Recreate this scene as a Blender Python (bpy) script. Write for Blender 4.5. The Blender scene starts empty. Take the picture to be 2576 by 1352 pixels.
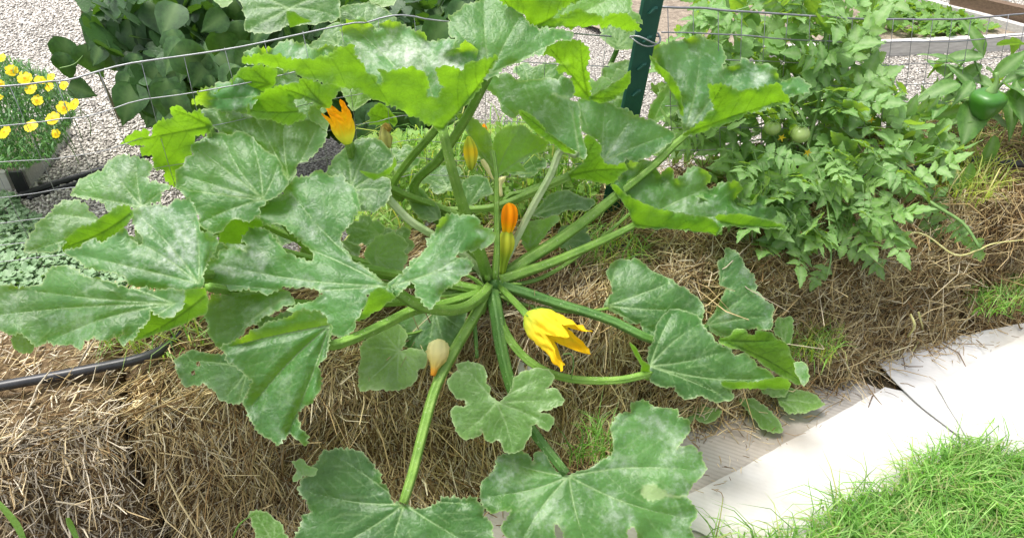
import bpy, math, random
import numpy as np
from mathutils import Vector, Matrix, noise
from mathutils.geometry import delaunay_2d_cdt

# ------------------------------------------------------------------ camera, sky, sun, exposure
scene = bpy.context.scene
R = math.radians
CAM_H, PITCH = 1.6, R(38.0)
cam_d = bpy.data.cameras.new('camera'); cam = bpy.data.objects.new('camera', cam_d)
scene.collection.objects.link(cam); scene.camera = cam
cam.location = (0, 0, CAM_H); cam.rotation_euler = (R(90) - PITCH, 0, 0)
cam_d.sensor_width = 36.0; cam_d.lens = 36.0 * 2012 / 2575; cam_d.clip_start = 0.02; cam_d.clip_end = 300

SUN = Vector((-0.30, 0.08, 0.95)).normalized()
world = bpy.data.worlds.new('World'); scene.world = world; world.use_nodes = True
nt = world.node_tree; nt.nodes.clear()
sky = nt.nodes.new('ShaderNodeTexSky'); sky.sky_type = 'NISHITA'; sky.sun_disc = False
sky.sun_elevation = math.asin(SUN.z); sky.sun_rotation = math.atan2(SUN.x, SUN.y)
sky.air_density = 1.0; sky.dust_density = 4.0; sky.ozone_density = 1.0
hs = nt.nodes.new('ShaderNodeHueSaturation'); hs.inputs['Saturation'].default_value = 0.35
bg = nt.nodes.new('ShaderNodeBackground'); bg.inputs['Strength'].default_value = 0.12
ow = nt.nodes.new('ShaderNodeOutputWorld')
nt.links.new(sky.outputs[0], hs.inputs['Color']); nt.links.new(hs.outputs[0], bg.inputs[0]); nt.links.new(bg.outputs[0], ow.inputs[0])
sd = bpy.data.lights.new('sun', 'SUN'); sd.energy = 1.5; sd.angle = R(20); sd.color = (1.0, 0.96, 0.9)
so = bpy.data.objects.new('sun', sd); scene.collection.objects.link(so); so.location = (0, 0, 6)
so.rotation_euler = (-SUN).to_track_quat('-Z', 'Y').to_euler()
vs = scene.view_settings; vs.view_transform = 'Standard'; vs.look = 'None'; vs.exposure = 1.45; vs.gamma = 1.0
vs.use_curve_mapping = False
scene.cycles.max_bounces = 8; scene.cycles.transparent_max_bounces = 8

# ------------------------------------------------------------------ helpers
random.seed(7); RNG = np.random.default_rng(11)
C = scene.collection
CP, SP = math.cos(PITCH), math.sin(PITCH)
CX, CY, F = 1287.5, 676.0, 2012.0

def at(u, v, d):                      # picture point + distance along the axis -> place in the garden
    x = (u - CX) / F; y = (CY - v) / F
    return Vector((x * d, d * (CP + y * SP), CAM_H + d * (-SP + y * CP)))
def atz(u, v, z):                     # picture point on a horizontal level z
    y = (CY - v) / F
    return at(u, v, (CAM_H - z) / (SP - y * CP))
def px(p):
    X, Y, Z = p[0], p[1], p[2] - CAM_H
    d = Y * CP - Z * SP; up = Y * SP + Z * CP
    return CX + F * X / d, CY - F * up / d, d

TILE = {'X': (1600, 0, .6214), 'A': (0, 0, .4437), 'B': (700, 0, .4437), 'C': (1400, 0, .4437), 'D': (2100, 0, .6101), 'E': (0, 500, .4437),
        'F': (600, 500, .4437), 'G': (1300, 500, .4437), 'H': (1900, 650, .4437), 'I': (0, 1000, .5031), 'J': (800, 1000, .5031),
        'K': (1500, 1000, .5031), 'M': (2300, 1000, .5031), 'N': (1250, 1050, .3328), 'P': (500, 150, .3328),
        'R': (1550, 850, .2589), 'S': (950, 250, .2219), 'T': (1450, 480, .3254), 'W': (0, 0, 1.2427)}
def T(code, pts):
    x0, y0, s = TILE[code]
    return [((x0 + x * s) / 1.2427, (y0 + y * s) / 1.2427) for x, y in pts]
def Q(code, txt):                      # "x,y x,y ..." in tile coordinates
    return T(code, [tuple(float(a) for a in w.split(',')) for w in txt.split()])

def tag(o, label=None, cat=None, group=None, kind=None):
    if label: o['label'] = label
    if cat: o['category'] = cat
    if group: o['group'] = group
    if kind: o['kind'] = kind
    return o
def empty(name, loc, label, cat, group=None):
    o = bpy.data.objects.new(name, None); C.objects.link(o); o.location = loc; o.empty_display_size = .1
    return tag(o, label, cat, group)
def put(name, me, mat, parent=None, matrix=None):
    o = bpy.data.objects.new(name, me); C.objects.link(o)
    if mat is not None and not me.materials: me.materials.append(mat)
    if parent is not None:
        o.parent = parent
        base = Vector((0, 0, 0)); q = parent
        while q is not None: base += q.location; q = q.parent
        if matrix is None: o.location = -base
        else: o.matrix_local = Matrix.Translation(-base) @ matrix
    elif matrix is not None: o.matrix_local = matrix
    return o
def mesh(name, v, f, smooth=True):
    me = bpy.data.meshes.new(name); me.from_pydata([tuple(a) for a in v], [], f)
    if smooth: me.polygons.foreach_set('use_smooth', [True] * len(me.polygons))
    me.update(); return me
def mesh_np(name, v, f, col=None, smooth=False):
    v = np.asarray(v, dtype=np.float32); f = np.asarray(f, dtype=np.int32); k = f.shape[1]
    me = bpy.data.meshes.new(name)
    me.vertices.add(len(v)); me.vertices.foreach_set('co', v.ravel())
    me.loops.add(f.size); me.loops.foreach_set('vertex_index', f.ravel())
    me.polygons.add(len(f)); me.polygons.foreach_set('loop_start', np.arange(0, f.size, k, dtype=np.int32))
    me.polygons.foreach_set('loop_total', np.full(len(f), k, dtype=np.int32))
    if smooth: me.polygons.foreach_set('use_smooth', np.ones(len(f), dtype=bool))
    me.update(calc_edges=True)
    if col is not None:
        a = me.color_attributes.new('col', 'FLOAT_COLOR', 'POINT')
        c4 = np.ones((len(v), 4), dtype=np.float32); c4[:, :3] = col; a.data.foreach_set('color', c4.ravel())
    return me

def spline(pts, n):                    # Catmull-Rom through control points (any dimension)
    P = [np.array(p, dtype=float) for p in pts]
    if len(P) == 2: return [P[0] + (P[1] - P[0]) * t for t in np.linspace(0, 1, n)]
    P = [2 * P[0] - P[1]] + P + [2 * P[-1] - P[-2]]; m = len(P) - 3; out = []
    for k in range(n):
        t = k / (n - 1) * m; i = min(int(t), m - 1); t -= i
        a, b, c, d = P[i:i + 4]
        out.append(.5 * (2 * b + (c - a) * t + (2 * a - 5 * b + 4 * c - d) * t * t + (3 * b - a - 3 * c + d) * t ** 3))
    return out
def tube_geo(pts, rad, sides=9, ribs=0.0, nr=5, cap=True, flat=1.0):
    n = len(pts); pts = [Vector(p) for p in pts]; V = []; Fc = []
    up = None
    for i, p in enumerate(pts):
        t = (pts[min(i + 1, n - 1)] - pts[max(i - 1, 0)]).normalized()
        if up is None:
            up = t.cross(Vector((0.13, 0.2, 1))).normalized()
        a = (up - t * up.dot(t)).normalized(); b = t.cross(a); up = a
        r = rad[i] if hasattr(rad, '__len__') else rad
        for k in range(sides):
            th = 2 * math.pi * k / sides
            q = r * (1 + ribs * math.cos(nr * th))
            V.append(p + a * (q * math.cos(th)) + b * (q * math.sin(th) * flat))
    for i in range(n - 1):
        for k in range(sides):
            k2 = (k + 1) % sides
            Fc.append((i * sides + k, i * sides + k2, (i + 1) * sides + k2, (i + 1) * sides + k))
    if cap:
        Fc.append(tuple(range(sides))[::-1]); Fc.append(tuple((n - 1) * sides + k for k in range(sides)))
    return V, Fc
def tube(name, pts, rad, mat, parent=None, n=None, **kw):
    if n:
        r0 = rad if hasattr(rad, '__len__') else [rad] * len(pts)
        pr = spline([tuple(p) + (r,) for p, r in zip(pts, r0)], n)
        pts = [p[:3] for p in pr]; rad = [max(p[3], .0004) for p in pr]
    v, f = tube_geo(pts, rad, **kw)
    return put(name, mesh(name, v, f), mat, parent)
def box_geo(p0, p1, w, h, z0=0.0):     # a board from p0 to p1 (xy), width w, from z0 up by h
    a, b = Vector((p0[0], p0[1], 0)), Vector((p1[0], p1[1], 0)); t = (b - a).normalized(); s = Vector((-t.y, t.x, 0)) * (w / 2)
    V = []
    for z in (z0, z0 + h): V += [q + Vector((0, 0, z)) for q in (a - s, b - s, b + s, a + s)]
    return V, [(3, 2, 1, 0), (4, 5, 6, 7), (0, 1, 5, 4), (1, 2, 6, 5), (2, 3, 7, 6), (3, 0, 4, 7)]

# ------------------------------------------------------------------ materials
def new_mat(name):
    m = bpy.data.materials.new(name); m.use_nodes = True; t = m.node_tree; t.nodes.clear()
    o = t.nodes.new('ShaderNodeOutputMaterial'); return m, t, o
def node(t, kind, **kw):
    n = t.nodes.new(kind)
    for k, v in kw.items():
        if k in n.inputs: n.inputs[k].default_value = v
        else: setattr(n, k, v)
    return n
def ramp(t, fac, stops):
    r = t.nodes.new('ShaderNodeValToRGB'); e = r.color_ramp.elements
    while len(e) < len(stops): e.new(.5)
    for el, (p, c) in zip(e, stops): el.position = p; el.color = (*c, 1) if len(c) == 3 else c
    t.links.new(fac, r.inputs[0]); return r.outputs[0]
def mix(t, fac, a, b, kind='MIX'):
    m = t.nodes.new('ShaderNodeMix'); m.data_type = 'RGBA'; m.blend_type = kind
    for s, v in ((m.inputs[0], fac), (m.inputs[6], a), (m.inputs[7], b)):
        if hasattr(v, 'links'): t.links.new(v, s)
        elif hasattr(v, '__len__'): s.default_value = (*v, 1)
        else: s.default_value = v
    return m.outputs[2]
def noise_n(t, scale, detail=4, rough=.55, vec=None, coord='Object', stretch=None):
    tc = t.nodes.new('ShaderNodeTexCoord'); n = node(t, 'ShaderNodeTexNoise', Scale=scale, Detail=detail, Roughness=rough)
    src = tc.outputs[coord]
    if stretch:
        mp = t.nodes.new('ShaderNodeMapping'); mp.inputs['Scale'].default_value = stretch; t.links.new(src, mp.inputs[0]); src = mp.outputs[0]
    t.links.new(src, n.inputs['Vector']); return n.outputs['Fac']
def math_n(t, op, a, b=0.0):
    m = t.nodes.new('ShaderNodeMath'); m.operation = op
    for s, v in ((m.inputs[0], a), (m.inputs[1], b)):
        if hasattr(v, 'links'): t.links.new(v, s)
        else: s.default_value = v
    return m.outputs[0]

def leaf_mat(name, dark, light, trans, vein=(.28, .42, .17), mildew=.5, tfac=.38, rough=.43, bump=.22, spec=.48, sheen=.08):
    m, t, o = new_mat(name)
    big = noise_n(t, 9, 3); col = ramp(t, big, [(.35, dark), (.68, light)])
    at_ = node(t, 'ShaderNodeAttribute', attribute_name='vein')
    ed = node(t, 'ShaderNodeAttribute', attribute_name='rim')
    # powdery pale film: broad patches broken by small specks
    patch = ramp(t, noise_n(t, 13, 6, .68), [(.50, (0, 0, 0)), (.63, (1, 1, 1))])
    speck = ramp(t, noise_n(t, 70, 3, .6), [(.34, (.15, .15, .15)), (.60, (1, 1, 1))])
    pm = math_n(t, 'MULTIPLY', patch, speck); pm = math_n(t, 'MULTIPLY', pm, mildew)
    col = mix(t, pm, col, (.55, .61, .55))
    oi = t.nodes.new('ShaderNodeObjectInfo'); col = mix(t, 1.0, col, ramp(t, oi.outputs['Random'], [(0, (.72, .80, .70)), (.5, (1, 1, 1)), (1, (1.22, 1.12, 1.18))]), 'MULTIPLY')
    fine = ramp(t, noise_n(t, 160, 3, .6), [(.3, (.82, .82, .82)), (.7, (1.12, 1.12, 1.12))])
    col = mix(t, 1.0, col, fine, 'MULTIPLY')
    tcv = t.nodes.new('ShaderNodeTexCoord'); dn = node(t, 'ShaderNodeTexNoise', Scale=40.0, Detail=2.0); t.links.new(tcv.outputs['Object'], dn.inputs['Vector'])
    va = node(t, 'ShaderNodeVectorMath', operation='MULTIPLY_ADD'); va.inputs[1].default_value = (.02, .02, .02); t.links.new(dn.outputs['Color'], va.inputs[0]); t.links.new(tcv.outputs['Object'], va.inputs[2])
    vn = node(t, 'ShaderNodeTexVoronoi', Scale=85.0); vn.feature = 'DISTANCE_TO_EDGE'; t.links.new(va.outputs[0], vn.inputs['Vector'])
    net = ramp(t, vn.outputs['Distance'], [(.0, (1, 1, 1)), (.10, (0, 0, 0))])
    col = mix(t, math_n(t, 'MULTIPLY', net, .10), col, vein)
    vf = math_n(t, 'MULTIPLY', at_.outputs['Fac'], .78)
    col = mix(t, vf, col, vein)
    rf = math_n(t, 'MULTIPLY', ed.outputs['Fac'], .55)
    col = mix(t, rf, col, (.42, .52, .26))
    p = node(t, 'ShaderNodeBsdfPrincipled', Roughness=rough); p.inputs['Specular IOR Level'].default_value = spec
    p.inputs['Sheen Weight'].default_value = sheen; p.inputs['Sheen Roughness'].default_value = .35
    t.links.new(col, p.inputs['Base Color'])
    bmp = node(t, 'ShaderNodeBump', Strength=bump, Distance=.004)
    vor = node(t, 'ShaderNodeTexVoronoi', Scale=120); tc = t.nodes.new('ShaderNodeTexCoord'); t.links.new(tc.outputs['Object'], vor.inputs['Vector'])
    hgt = math_n(t, 'ADD', math_n(t, 'MULTIPLY', vor.outputs['Distance'], .35), math_n(t, 'MULTIPLY', math_n(t, 'MINIMUM', vn.outputs['Distance'], .25), 1.8))
    t.links.new(hgt, bmp.inputs['Height']); t.links.new(bmp.outputs[0], p.inputs['Normal'])
    tr = t.nodes.new('ShaderNodeBsdfTranslucent')
    tcol = mix(t, math_n(t, 'MULTIPLY', at_.outputs['Fac'], .85), trans, tuple(c * .42 for c in trans)); tcol = mix(t, math_n(t, 'MULTIPLY', net, .25), tcol, tuple(c * .6 for c in trans))
    tvar = ramp(t, big, [(.3, (.8, .8, .8)), (.7, (1.1, 1.1, 1.1))]); tcol = mix(t, 1.0, tcol, tvar, 'MULTIPLY')
    t.links.new(tcol, tr.inputs[0])
    mx = t.nodes.new('ShaderNodeMixShader'); mx.inputs[0].default_value = tfac
    t.links.new(p.outputs[0], mx.inputs[1]); t.links.new(tr.outputs[0], mx.inputs[2]); t.links.new(mx.outputs[0], o.inputs[0])
    return m
def plain_mat(name, c1, c2, scale=20, rough=.6, bump=0, spec=.4, trans=None, tfac=.3, stretch=None, metal=0, bscale=None):
    m, t, o = new_mat(name)
    nz = noise_n(t, scale, 5, .6, stretch=stretch); col = ramp(t, nz, [(.3, c1), (.7, c2)])
    p = node(t, 'ShaderNodeBsdfPrincipled', Roughness=rough, Metallic=metal); p.inputs['Specular IOR Level'].default_value = spec
    t.links.new(col, p.inputs['Base Color'])
    if bump:
        b = node(t, 'ShaderNodeBump', Strength=bump, Distance=.006)
        t.links.new(noise_n(t, bscale or scale * 3, 4, stretch=stretch), b.inputs['Height']); t.links.new(b.outputs[0], p.inputs['Normal'])
    if trans:
        tr = t.nodes.new('ShaderNodeBsdfTranslucent'); tr.inputs[0].default_value = (*trans, 1)
        mx = t.nodes.new('ShaderNodeMixShader'); mx.inputs[0].default_value = tfac
        t.links.new(p.outputs[0], mx.inputs[1]); t.links.new(tr.outputs[0], mx.inputs[2]); t.links.new(mx.outputs[0], o.inputs[0])
    else: t.links.new(p.outputs[0], o.inputs[0])
    return m
def stalk_mat(name, c1, c2, pale, trans):
    m, t, o = new_mat(name); col = ramp(t, noise_n(t, 22, 5, .65), [(.32, c1), (.68, c2)])
    a = node(t, 'ShaderNodeAttribute', attribute_name='vein'); col = mix(t, math_n(t, 'MULTIPLY', a.outputs['Fac'], .55), col, pale)
    sp = ramp(t, noise_n(t, 210, 2), [(.62, (0, 0, 0)), (.72, (.6, .6, .6))]); col = mix(t, sp, col, (.45, .52, .30))
    p = node(t, 'ShaderNodeBsdfPrincipled', Roughness=.5); p.inputs['Specular IOR Level'].default_value = .35; t.links.new(col, p.inputs['Base Color'])
    b = node(t, 'ShaderNodeBump', Strength=.5, Distance=.003); t.links.new(noise_n(t, 180, 3), b.inputs['Height']); t.links.new(b.outputs[0], p.inputs['Normal'])
    tr = t.nodes.new('ShaderNodeBsdfTranslucent'); tr.inputs[0].default_value = (*trans, 1)
    mx = t.nodes.new('ShaderNodeMixShader'); mx.inputs[0].default_value = .16
    t.links.new(p.outputs[0], mx.inputs[1]); t.links.new(tr.outputs[0], mx.inputs[2]); t.links.new(mx.outputs[0], o.inputs[0]); return m
def attr_mat(name, rough=.7, spec=.3, trans=0.0, tint=(1, 1, 1)):
    m, t, o = new_mat(name)
    a = node(t, 'ShaderNodeAttribute', attribute_name='col')
    p = node(t, 'ShaderNodeBsdfPrincipled', Roughness=rough); p.inputs['Specular IOR Level'].default_value = spec
    t.links.new(a.outputs['Color'], p.inputs['Base Color'])
    if trans:
        tr = t.nodes.new('ShaderNodeBsdfTranslucent'); c = mix(t, 1.0, a.outputs['Color'], tint, 'MULTIPLY'); t.links.new(c, tr.inputs[0])
        mx = t.nodes.new('ShaderNodeMixShader'); mx.inputs[0].default_value = trans
        t.links.new(p.outputs[0], mx.inputs[1]); t.links.new(tr.outputs[0], mx.inputs[2]); t.links.new(mx.outputs[0], o.inputs[0])
    else: t.links.new(p.outputs[0], o.inputs[0])
    return m

BR = (.46, .78, .015)                     # light that comes through a squash leaf
M = {}
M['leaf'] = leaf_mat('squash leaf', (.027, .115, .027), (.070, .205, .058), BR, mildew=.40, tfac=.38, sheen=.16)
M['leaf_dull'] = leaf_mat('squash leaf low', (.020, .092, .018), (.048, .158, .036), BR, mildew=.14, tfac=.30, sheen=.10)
M['leaf_pale'] = leaf_mat('squash leaf old', (.095, .21, .042), (.165, .31, .085), BR, mildew=.15, tfac=.34)
M['leaf_young'] = leaf_mat('squash leaf young', (.085, .22, .04), (.15, .32, .07), (.36, .66, .02), mildew=.25, tfac=.42)
M['leaf_white'] = leaf_mat('squash leaf powdery', (.034, .130, .034), (.090, .230, .080), BR, mildew=.62, tfac=.36, sheen=.25)
M['leaf_bright'] = leaf_mat('squash leaf fresh', (.055, .175, .030), (.115, .270, .070), BR, mildew=.50, tfac=.36, sheen=.3)
M['under'] = leaf_mat('squash leaf underside', (.105, .275, .014), (.175, .37, .030), (.33, .66, .015), vein=(.03, .12, .008), mildew=.10, tfac=.45, rough=.55, bump=.35)
M['petiole'] = stalk_mat('squash stalk', (.085, .20, .022), (.19, .36, .05), (.34, .48, .13), (.35, .6, .05))
M['petiole_dark'] = stalk_mat('squash stalk deep green', (.045, .135, .025), (.10, .23, .045), (.22, .36, .10), (.2, .4, .04))
M['petiole_pale'] = stalk_mat('squash stalk pale', (.24, .37, .13), (.42, .52, .28), (.55, .62, .40), (.4, .6, .15))
M['petal'] = plain_mat('petal yellow', (.72, .50, .015), (.80, .62, .05), 30, .5, .1, .3, (.9, .62, .03), .35)
M['petal_green'] = plain_mat('petal base', (.45, .50, .04), (.62, .62, .10), 40, .5, .1, .3, (.7, .7, .05), .3)
M['petal_orange'] = plain_mat('petal orange', (.75, .26, .005), (.85, .42, .01), 30, .5, .1, .3, (.95, .42, .01), .35)
M['petal_wilt'] = plain_mat('petal wilted', (.55, .52, .20), (.72, .70, .38), 60, .6, .2, .3, (.8, .75, .3), .3)
M['bean'] = leaf_mat('bean leaf', (.018, .066, .013), (.042, .122, .026), (.14, .32, .02), vein=(.12, .22, .06), mildew=.0, tfac=.22, rough=.5)
M['tomato'] = leaf_mat('tomato leaf', (.105, .240, .055), (.200, .375, .105), (.46, .74, .04), mildew=.12, tfac=.34, rough=.5)
M['pepper'] = leaf_mat('pepper leaf', (.060, .17, .03), (.12, .26, .05), (.30, .55, .03), mildew=.0, tfac=.34, rough=.4)
M['weed'] = leaf_mat('weed leaf', (.09, .21, .035), (.15, .30, .06), (.34, .58, .03), mildew=.0, tfac=.34, rough=.5)
M['chick'] = plain_mat('chickweed leaf', (.16, .30, .06), (.30, .45, .12), 40, .55, trans=(.5, .75, .1), tfac=.35)
M['stem'] = plain_mat('green stem', (.10, .20, .05), (.20, .33, .10), 40, .5)
M['stem_brown'] = plain_mat('brown stem', (.10, .10, .05), (.17, .17, .08), 40, .6)
M['straw'] = attr_mat('straw', .75, .15, .12)
M['grass'] = attr_mat('grass', .5, .4, .38, (1.9, 2.0, .5))
M['stone'] = attr_mat('stone', .8, .2)
M['bale'] = plain_mat('packed straw', (.052, .034, .018), (.24, .17, .095), 90, .9, .9, .1, stretch=(1, 1, .35), bscale=160)
M['wire'] = plain_mat('galvanised wire', (.24, .25, .26), (.36, .37, .38), 60, .5, metal=.5)
M['wire_dark'] = plain_mat('weathered wire', (.22, .22, .24), (.32, .32, .34), 60, .5, metal=.5)
M['post'] = plain_mat('green post paint', (.010, .065, .050), (.018, .085, .062), 25, .45, .1)
M['hose'] = plain_mat('black pipe', (.012, .012, .014), (.03, .03, .033), 40, .38, spec=.5)
M['fruit'] = plain_mat('green tomato', (.22, .33, .08), (.34, .44, .14), 25, .3, spec=.5)
M['bell'] = plain_mat('green pepper', (.030, .12, .012), (.055, .18, .02), 12, .34, spec=.4)
M['board'] = plain_mat('weathered board', (.42, .40, .37), (.6, .58, .54), 14, .8, .3, stretch=(1, 8, 8))
M['board_brown'] = plain_mat('brown board', (.10, .065, .04), (.17, .11, .07), 14, .8, .3, stretch=(1, 8, 8))
M['soil'] = plain_mat('soil', (.13, .10, .075), (.32, .265, .20), 40, .95, .8)
M['marigold'] = plain_mat('marigold petal', (.86, .62, .0), (.90, .74, .015), 60, .5, trans=(.95, .7, .02), tfac=.3)
M['marigold_eye'] = plain_mat('marigold eye', (.60, .22, .0), (.75, .35, .0), 200, .7)
M['fern'] = plain_mat('marigold foliage', (.030, .085, .03), (.07, .15, .055), 50, .6, trans=(.15, .3, .04), tfac=.25)
M['clover'] = plain_mat('clover leaf', (.17, .30, .14), (.32, .44, .27), 40, .55, trans=(.25, .45, .08), tfac=.25)

def ground_mat():
    m, t, o = new_mat('bare earth and thatch')
    c = ramp(t, noise_n(t, 12, 6, .65), [(.3, (.055, .04, .022)), (.5, (.11, .085, .045)), (.7, (.08, .12, .03))])
    p = node(t, 'ShaderNodeBsdfPrincipled', Roughness=.95); t.links.new(c, p.inputs['Base Color'])
    b = node(t, 'ShaderNodeBump', Strength=.8, Distance=.02); t.links.new(noise_n(t, 60, 6), b.inputs['Height']); t.links.new(b.outputs[0], p.inputs['Normal'])
    t.links.new(p.outputs[0], o.inputs[0]); return m
def gravel_mat():
    m, t, o = new_mat('crushed stone')
    tc = t.nodes.new('ShaderNodeTexCoord'); vo = node(t, 'ShaderNodeTexVoronoi', Scale=110.0); t.links.new(tc.outputs['Object'], vo.inputs['Vector'])
    sep = t.nodes.new('ShaderNodeSeparateColor'); t.links.new(vo.outputs['Color'], sep.inputs[0])
    c = ramp(t, sep.outputs[0], [(0, (.22, .20, .175)), (.4, (.40, .37, .325)), (.8, (.55, .515, .455)), (1, (.66, .625, .56))])
    dk = ramp(t, vo.outputs['Distance'], [(.35, (1, 1, 1)), (.75, (.35, .34, .33))]); c = mix(t, 1.0, c, dk, 'MULTIPLY')
    p = node(t, 'ShaderNodeBsdfPrincipled', Roughness=.9); t.links.new(c, p.inputs['Base Color'])
    b = node(t, 'ShaderNodeBump', Strength=1.0, Distance=.012, invert=True); t.links.new(vo.outputs['Distance'], b.inputs['Height']); t.links.new(b.outputs[0], p.inputs['Normal'])
    t.links.new(p.outputs[0], o.inputs[0]); return m
def card_mat(name, c1, c2, lines):
    m, t, o = new_mat(name)
    col = ramp(t, noise_n(t, 5, 5, .6), [(.3, c1), (.7, c2)])
    stain = ramp(t, noise_n(t, 2.3, 4, .6), [(.44, (1, 1, 1)), (.60, (.86, .83, .78)), (.72, (.66, .60, .52))]); col = mix(t, 1.0, col, stain, 'MULTIPLY')
    tc = t.nodes.new('ShaderNodeTexCoord'); mp = t.nodes.new('ShaderNodeMapping'); mp.inputs['Rotation'].default_value = (0, 0, R(24)); t.links.new(tc.outputs['Object'], mp.inputs[0])
    w = node(t, 'ShaderNodeTexWave', Scale=26.0, Distortion=1.2, Detail=2.0); w.bands_direction = 'Y'; t.links.new(mp.outputs[0], w.inputs['Vector'])
    ln = ramp(t, w.outputs['Fac'], [(.25, (.72, .72, .74)), (.5, (1, 1, 1))])
    msk = ramp(t, noise_n(t, 3.1, 3), [(.45, (0, 0, 0)), (.6, (1, 1, 1))])
    col = mix(t, math_n(t, 'MULTIPLY', msk, lines), col, mix(t, 1.0, col, ln, 'MULTIPLY'))
    p = node(t, 'ShaderNodeBsdfPrincipled', Roughness=.85); p.inputs['Specular IOR Level'].default_value = .2; t.links.new(col, p.inputs['Base Color'])
    b = node(t, 'ShaderNodeBump', Strength=.55, Distance=.008); t.links.new(noise_n(t, 9, 5, .6), b.inputs['Height']); t.links.new(b.outputs[0], p.inputs['Normal'])
    t.links.new(p.outputs[0], o.inputs[0]); return m
M['ground'] = ground_mat(); M['gravel'] = gravel_mat()
M['card_white'] = card_mat('white cardboard', (.50, .49, .475), (.60, .59, .58), .12)
M['card_grey'] = card_mat('grey cardboard', (.34, .315, .285), (.44, .415, .385), .5)

# ------------------------------------------------------------------ ground
ROW0 = Vector((-.68, 1.038, 0)); RD = Vector((.9355, .3534, 0)); RN = Vector((-.3534, .9355, 0))
def row(s, n, z): return ROW0 + RD * s + RN * n + Vector((0, 0, z))

def sheet(name, pts, z, mat, kind='structure', sub=1):
    me = mesh(name, [(x, y, z) for x, y in pts], [tuple(range(len(pts)))], False)
    return tag(put(name, me, mat), kind=kind)
g = sheet('ground', [(-60, -40), (60, -40), (60, 120), (-60, 120)], 0, M['ground'])
a, b = row(-8, .75, 0), row(14, .75, 0)
tag(sheet('gravel_path', [(a.x, a.y), (b.x, b.y), (b.x - 8, 30), (a.x - 8, 30)], .004, M['gravel']))

def in_poly(P, poly):
    P = np.asarray(P); x, y = P[:, 0], P[:, 1]; poly = np.asarray(poly); c = np.zeros(len(P), bool); j = len(poly) - 1
    for i in range(len(poly)):
        xi, yi = poly[i]; xj, yj = poly[j]
        if yi != yj:
            c ^= ((yi > y) != (yj > y)) & (x < (xj - xi) * (y - yi) / (yj - yi) + xi)
        j = i
    return c
def sample_poly(poly, n):
    poly = np.asarray(poly); lo, hi = poly.min(0), poly.max(0); out = np.zeros((0, 2))
    while len(out) < n:
        p = RNG.uniform(lo, hi, (n * 2, 2)); out = np.vstack([out, p[in_poly(p, poly)]])
    return out[:n]
def ground_poly(pp, z=0.0):
    return [tuple(atz(u, v, z)[:2]) for u, v in pp]

# loose stones lying on the path
def pebbles(name, regions, counts):
    ico_v = np.array([(0, 0, 1), (.9, 0, .3), (.28, .85, .3), (-.73, .53, .3), (-.73, -.53, .3), (.28, -.85, .3), (.4, .3, -.5), (-.5, 0, -.5), (.3, -.4, -.5)])
    ico_f = np.array([(0, 1, 2), (0, 2, 3), (0, 3, 4), (0, 4, 5), (0, 5, 1), (1, 6, 2), (2, 7, 3), (3, 7, 4), (4, 8, 5), (5, 8, 1), (1, 8, 6), (2, 6, 7), (4, 7, 8)])
    xy = np.vstack([sample_poly(r, c) for r, c in zip(regions, counts)]); n = len(xy)
    s = RNG.uniform(.0035, .0085, n); th = RNG.uniform(0, 6.28, n)
    v = ico_v[None] * (1 + RNG.uniform(-.25, .25, (n, 9, 1))); v = v * s[:, None, None] * np.stack([RNG.uniform(.7, 1.3, n), RNG.uniform(.7, 1.2, n), RNG.uniform(.5, .9, n)], 1)[:, None]
    cx, sx = np.cos(th)[:, None], np.sin(th)[:, None]
    X = v[:, :, 0] * cx - v[:, :, 1] * sx + xy[:, 0:1]; Y = v[:, :, 0] * sx + v[:, :, 1] * cx + xy[:, 1:2]; Z = v[:, :, 2] + (s * .35)[:, None] + .004
    V = np.stack([X, Y, Z], 2).reshape(-1, 3); Fc = (ico_f[None] + (np.arange(n) * 9)[:, None, None]).reshape(-1, 3)
    g_ = RNG.choice([.14, .30, .47, .58, .68, .76], n, p=[.06, .10, .22, .28, .22, .12]) * RNG.uniform(.85, 1.15, n)
    col = np.stack([g_ * 1.05, g_ * .98, g_ * .88], 1); col = np.repeat(col, 9, 0)
    return put(name, mesh_np(name, V, Fc, col), M['stone'])
tag(pebbles('gravel', [ground_poly([(-60, -60), (330, -60), (480, 330), (520, 560), (150, 640), (40, 560), (-60, 480)]),
                       ground_poly([(1560, -60), (2640, -60), (2640, 330), (2300, 380), (1560, 420)])], [24000, 9000]), kind='stuff')

# ------------------------------------------------------------------ straw bales
def strands(P, D, L, W, bend):
    n = len(P); D = D / np.linalg.norm(D, axis=1, keepdims=True)
    ref = np.tile(np.array([[.31, .17, .93]]), (n, 1)); bad = np.abs((D * ref).sum(1)) > .95; ref[bad] = (1, 0, 0)
    A = np.cross(D, ref); A /= np.linalg.norm(A, axis=1, keepdims=True); B = np.cross(D, A)
    mid = P + D * (L[:, None] * .5) + A * bend[:, None, 0] + B * bend[:, None, 1]; end = P + D * L[:, None]
    V = np.zeros((n, 9, 3))
    for i, (c, w) in enumerate(((P, .85), (mid, 1.0), (end, .6))):
        for k in range(3):
            th = 2.094 * k; V[:, i * 3 + k] = c + (A * math.cos(th) + B * math.sin(th)) * (W * w)[:, None]
    f = []
    for i in range(2):
        for k in range(3): f.append((i * 3 + k, i * 3 + (k + 1) % 3, i * 3 + 3 + (k + 1) % 3, i * 3 + 3 + k))
    f = np.array(f); Fc = (f[None] + (np.arange(n) * 9)[:, None, None]).reshape(-1, 4)
    return V.reshape(-1, 3), Fc
PAL = np.array([(.53, .43, .25), (.63, .54, .35), (.40, .305, .165), (.25, .17, .085), (.145, .092, .047), (.58, .53, .43), (.74, .68, .54)])
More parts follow.
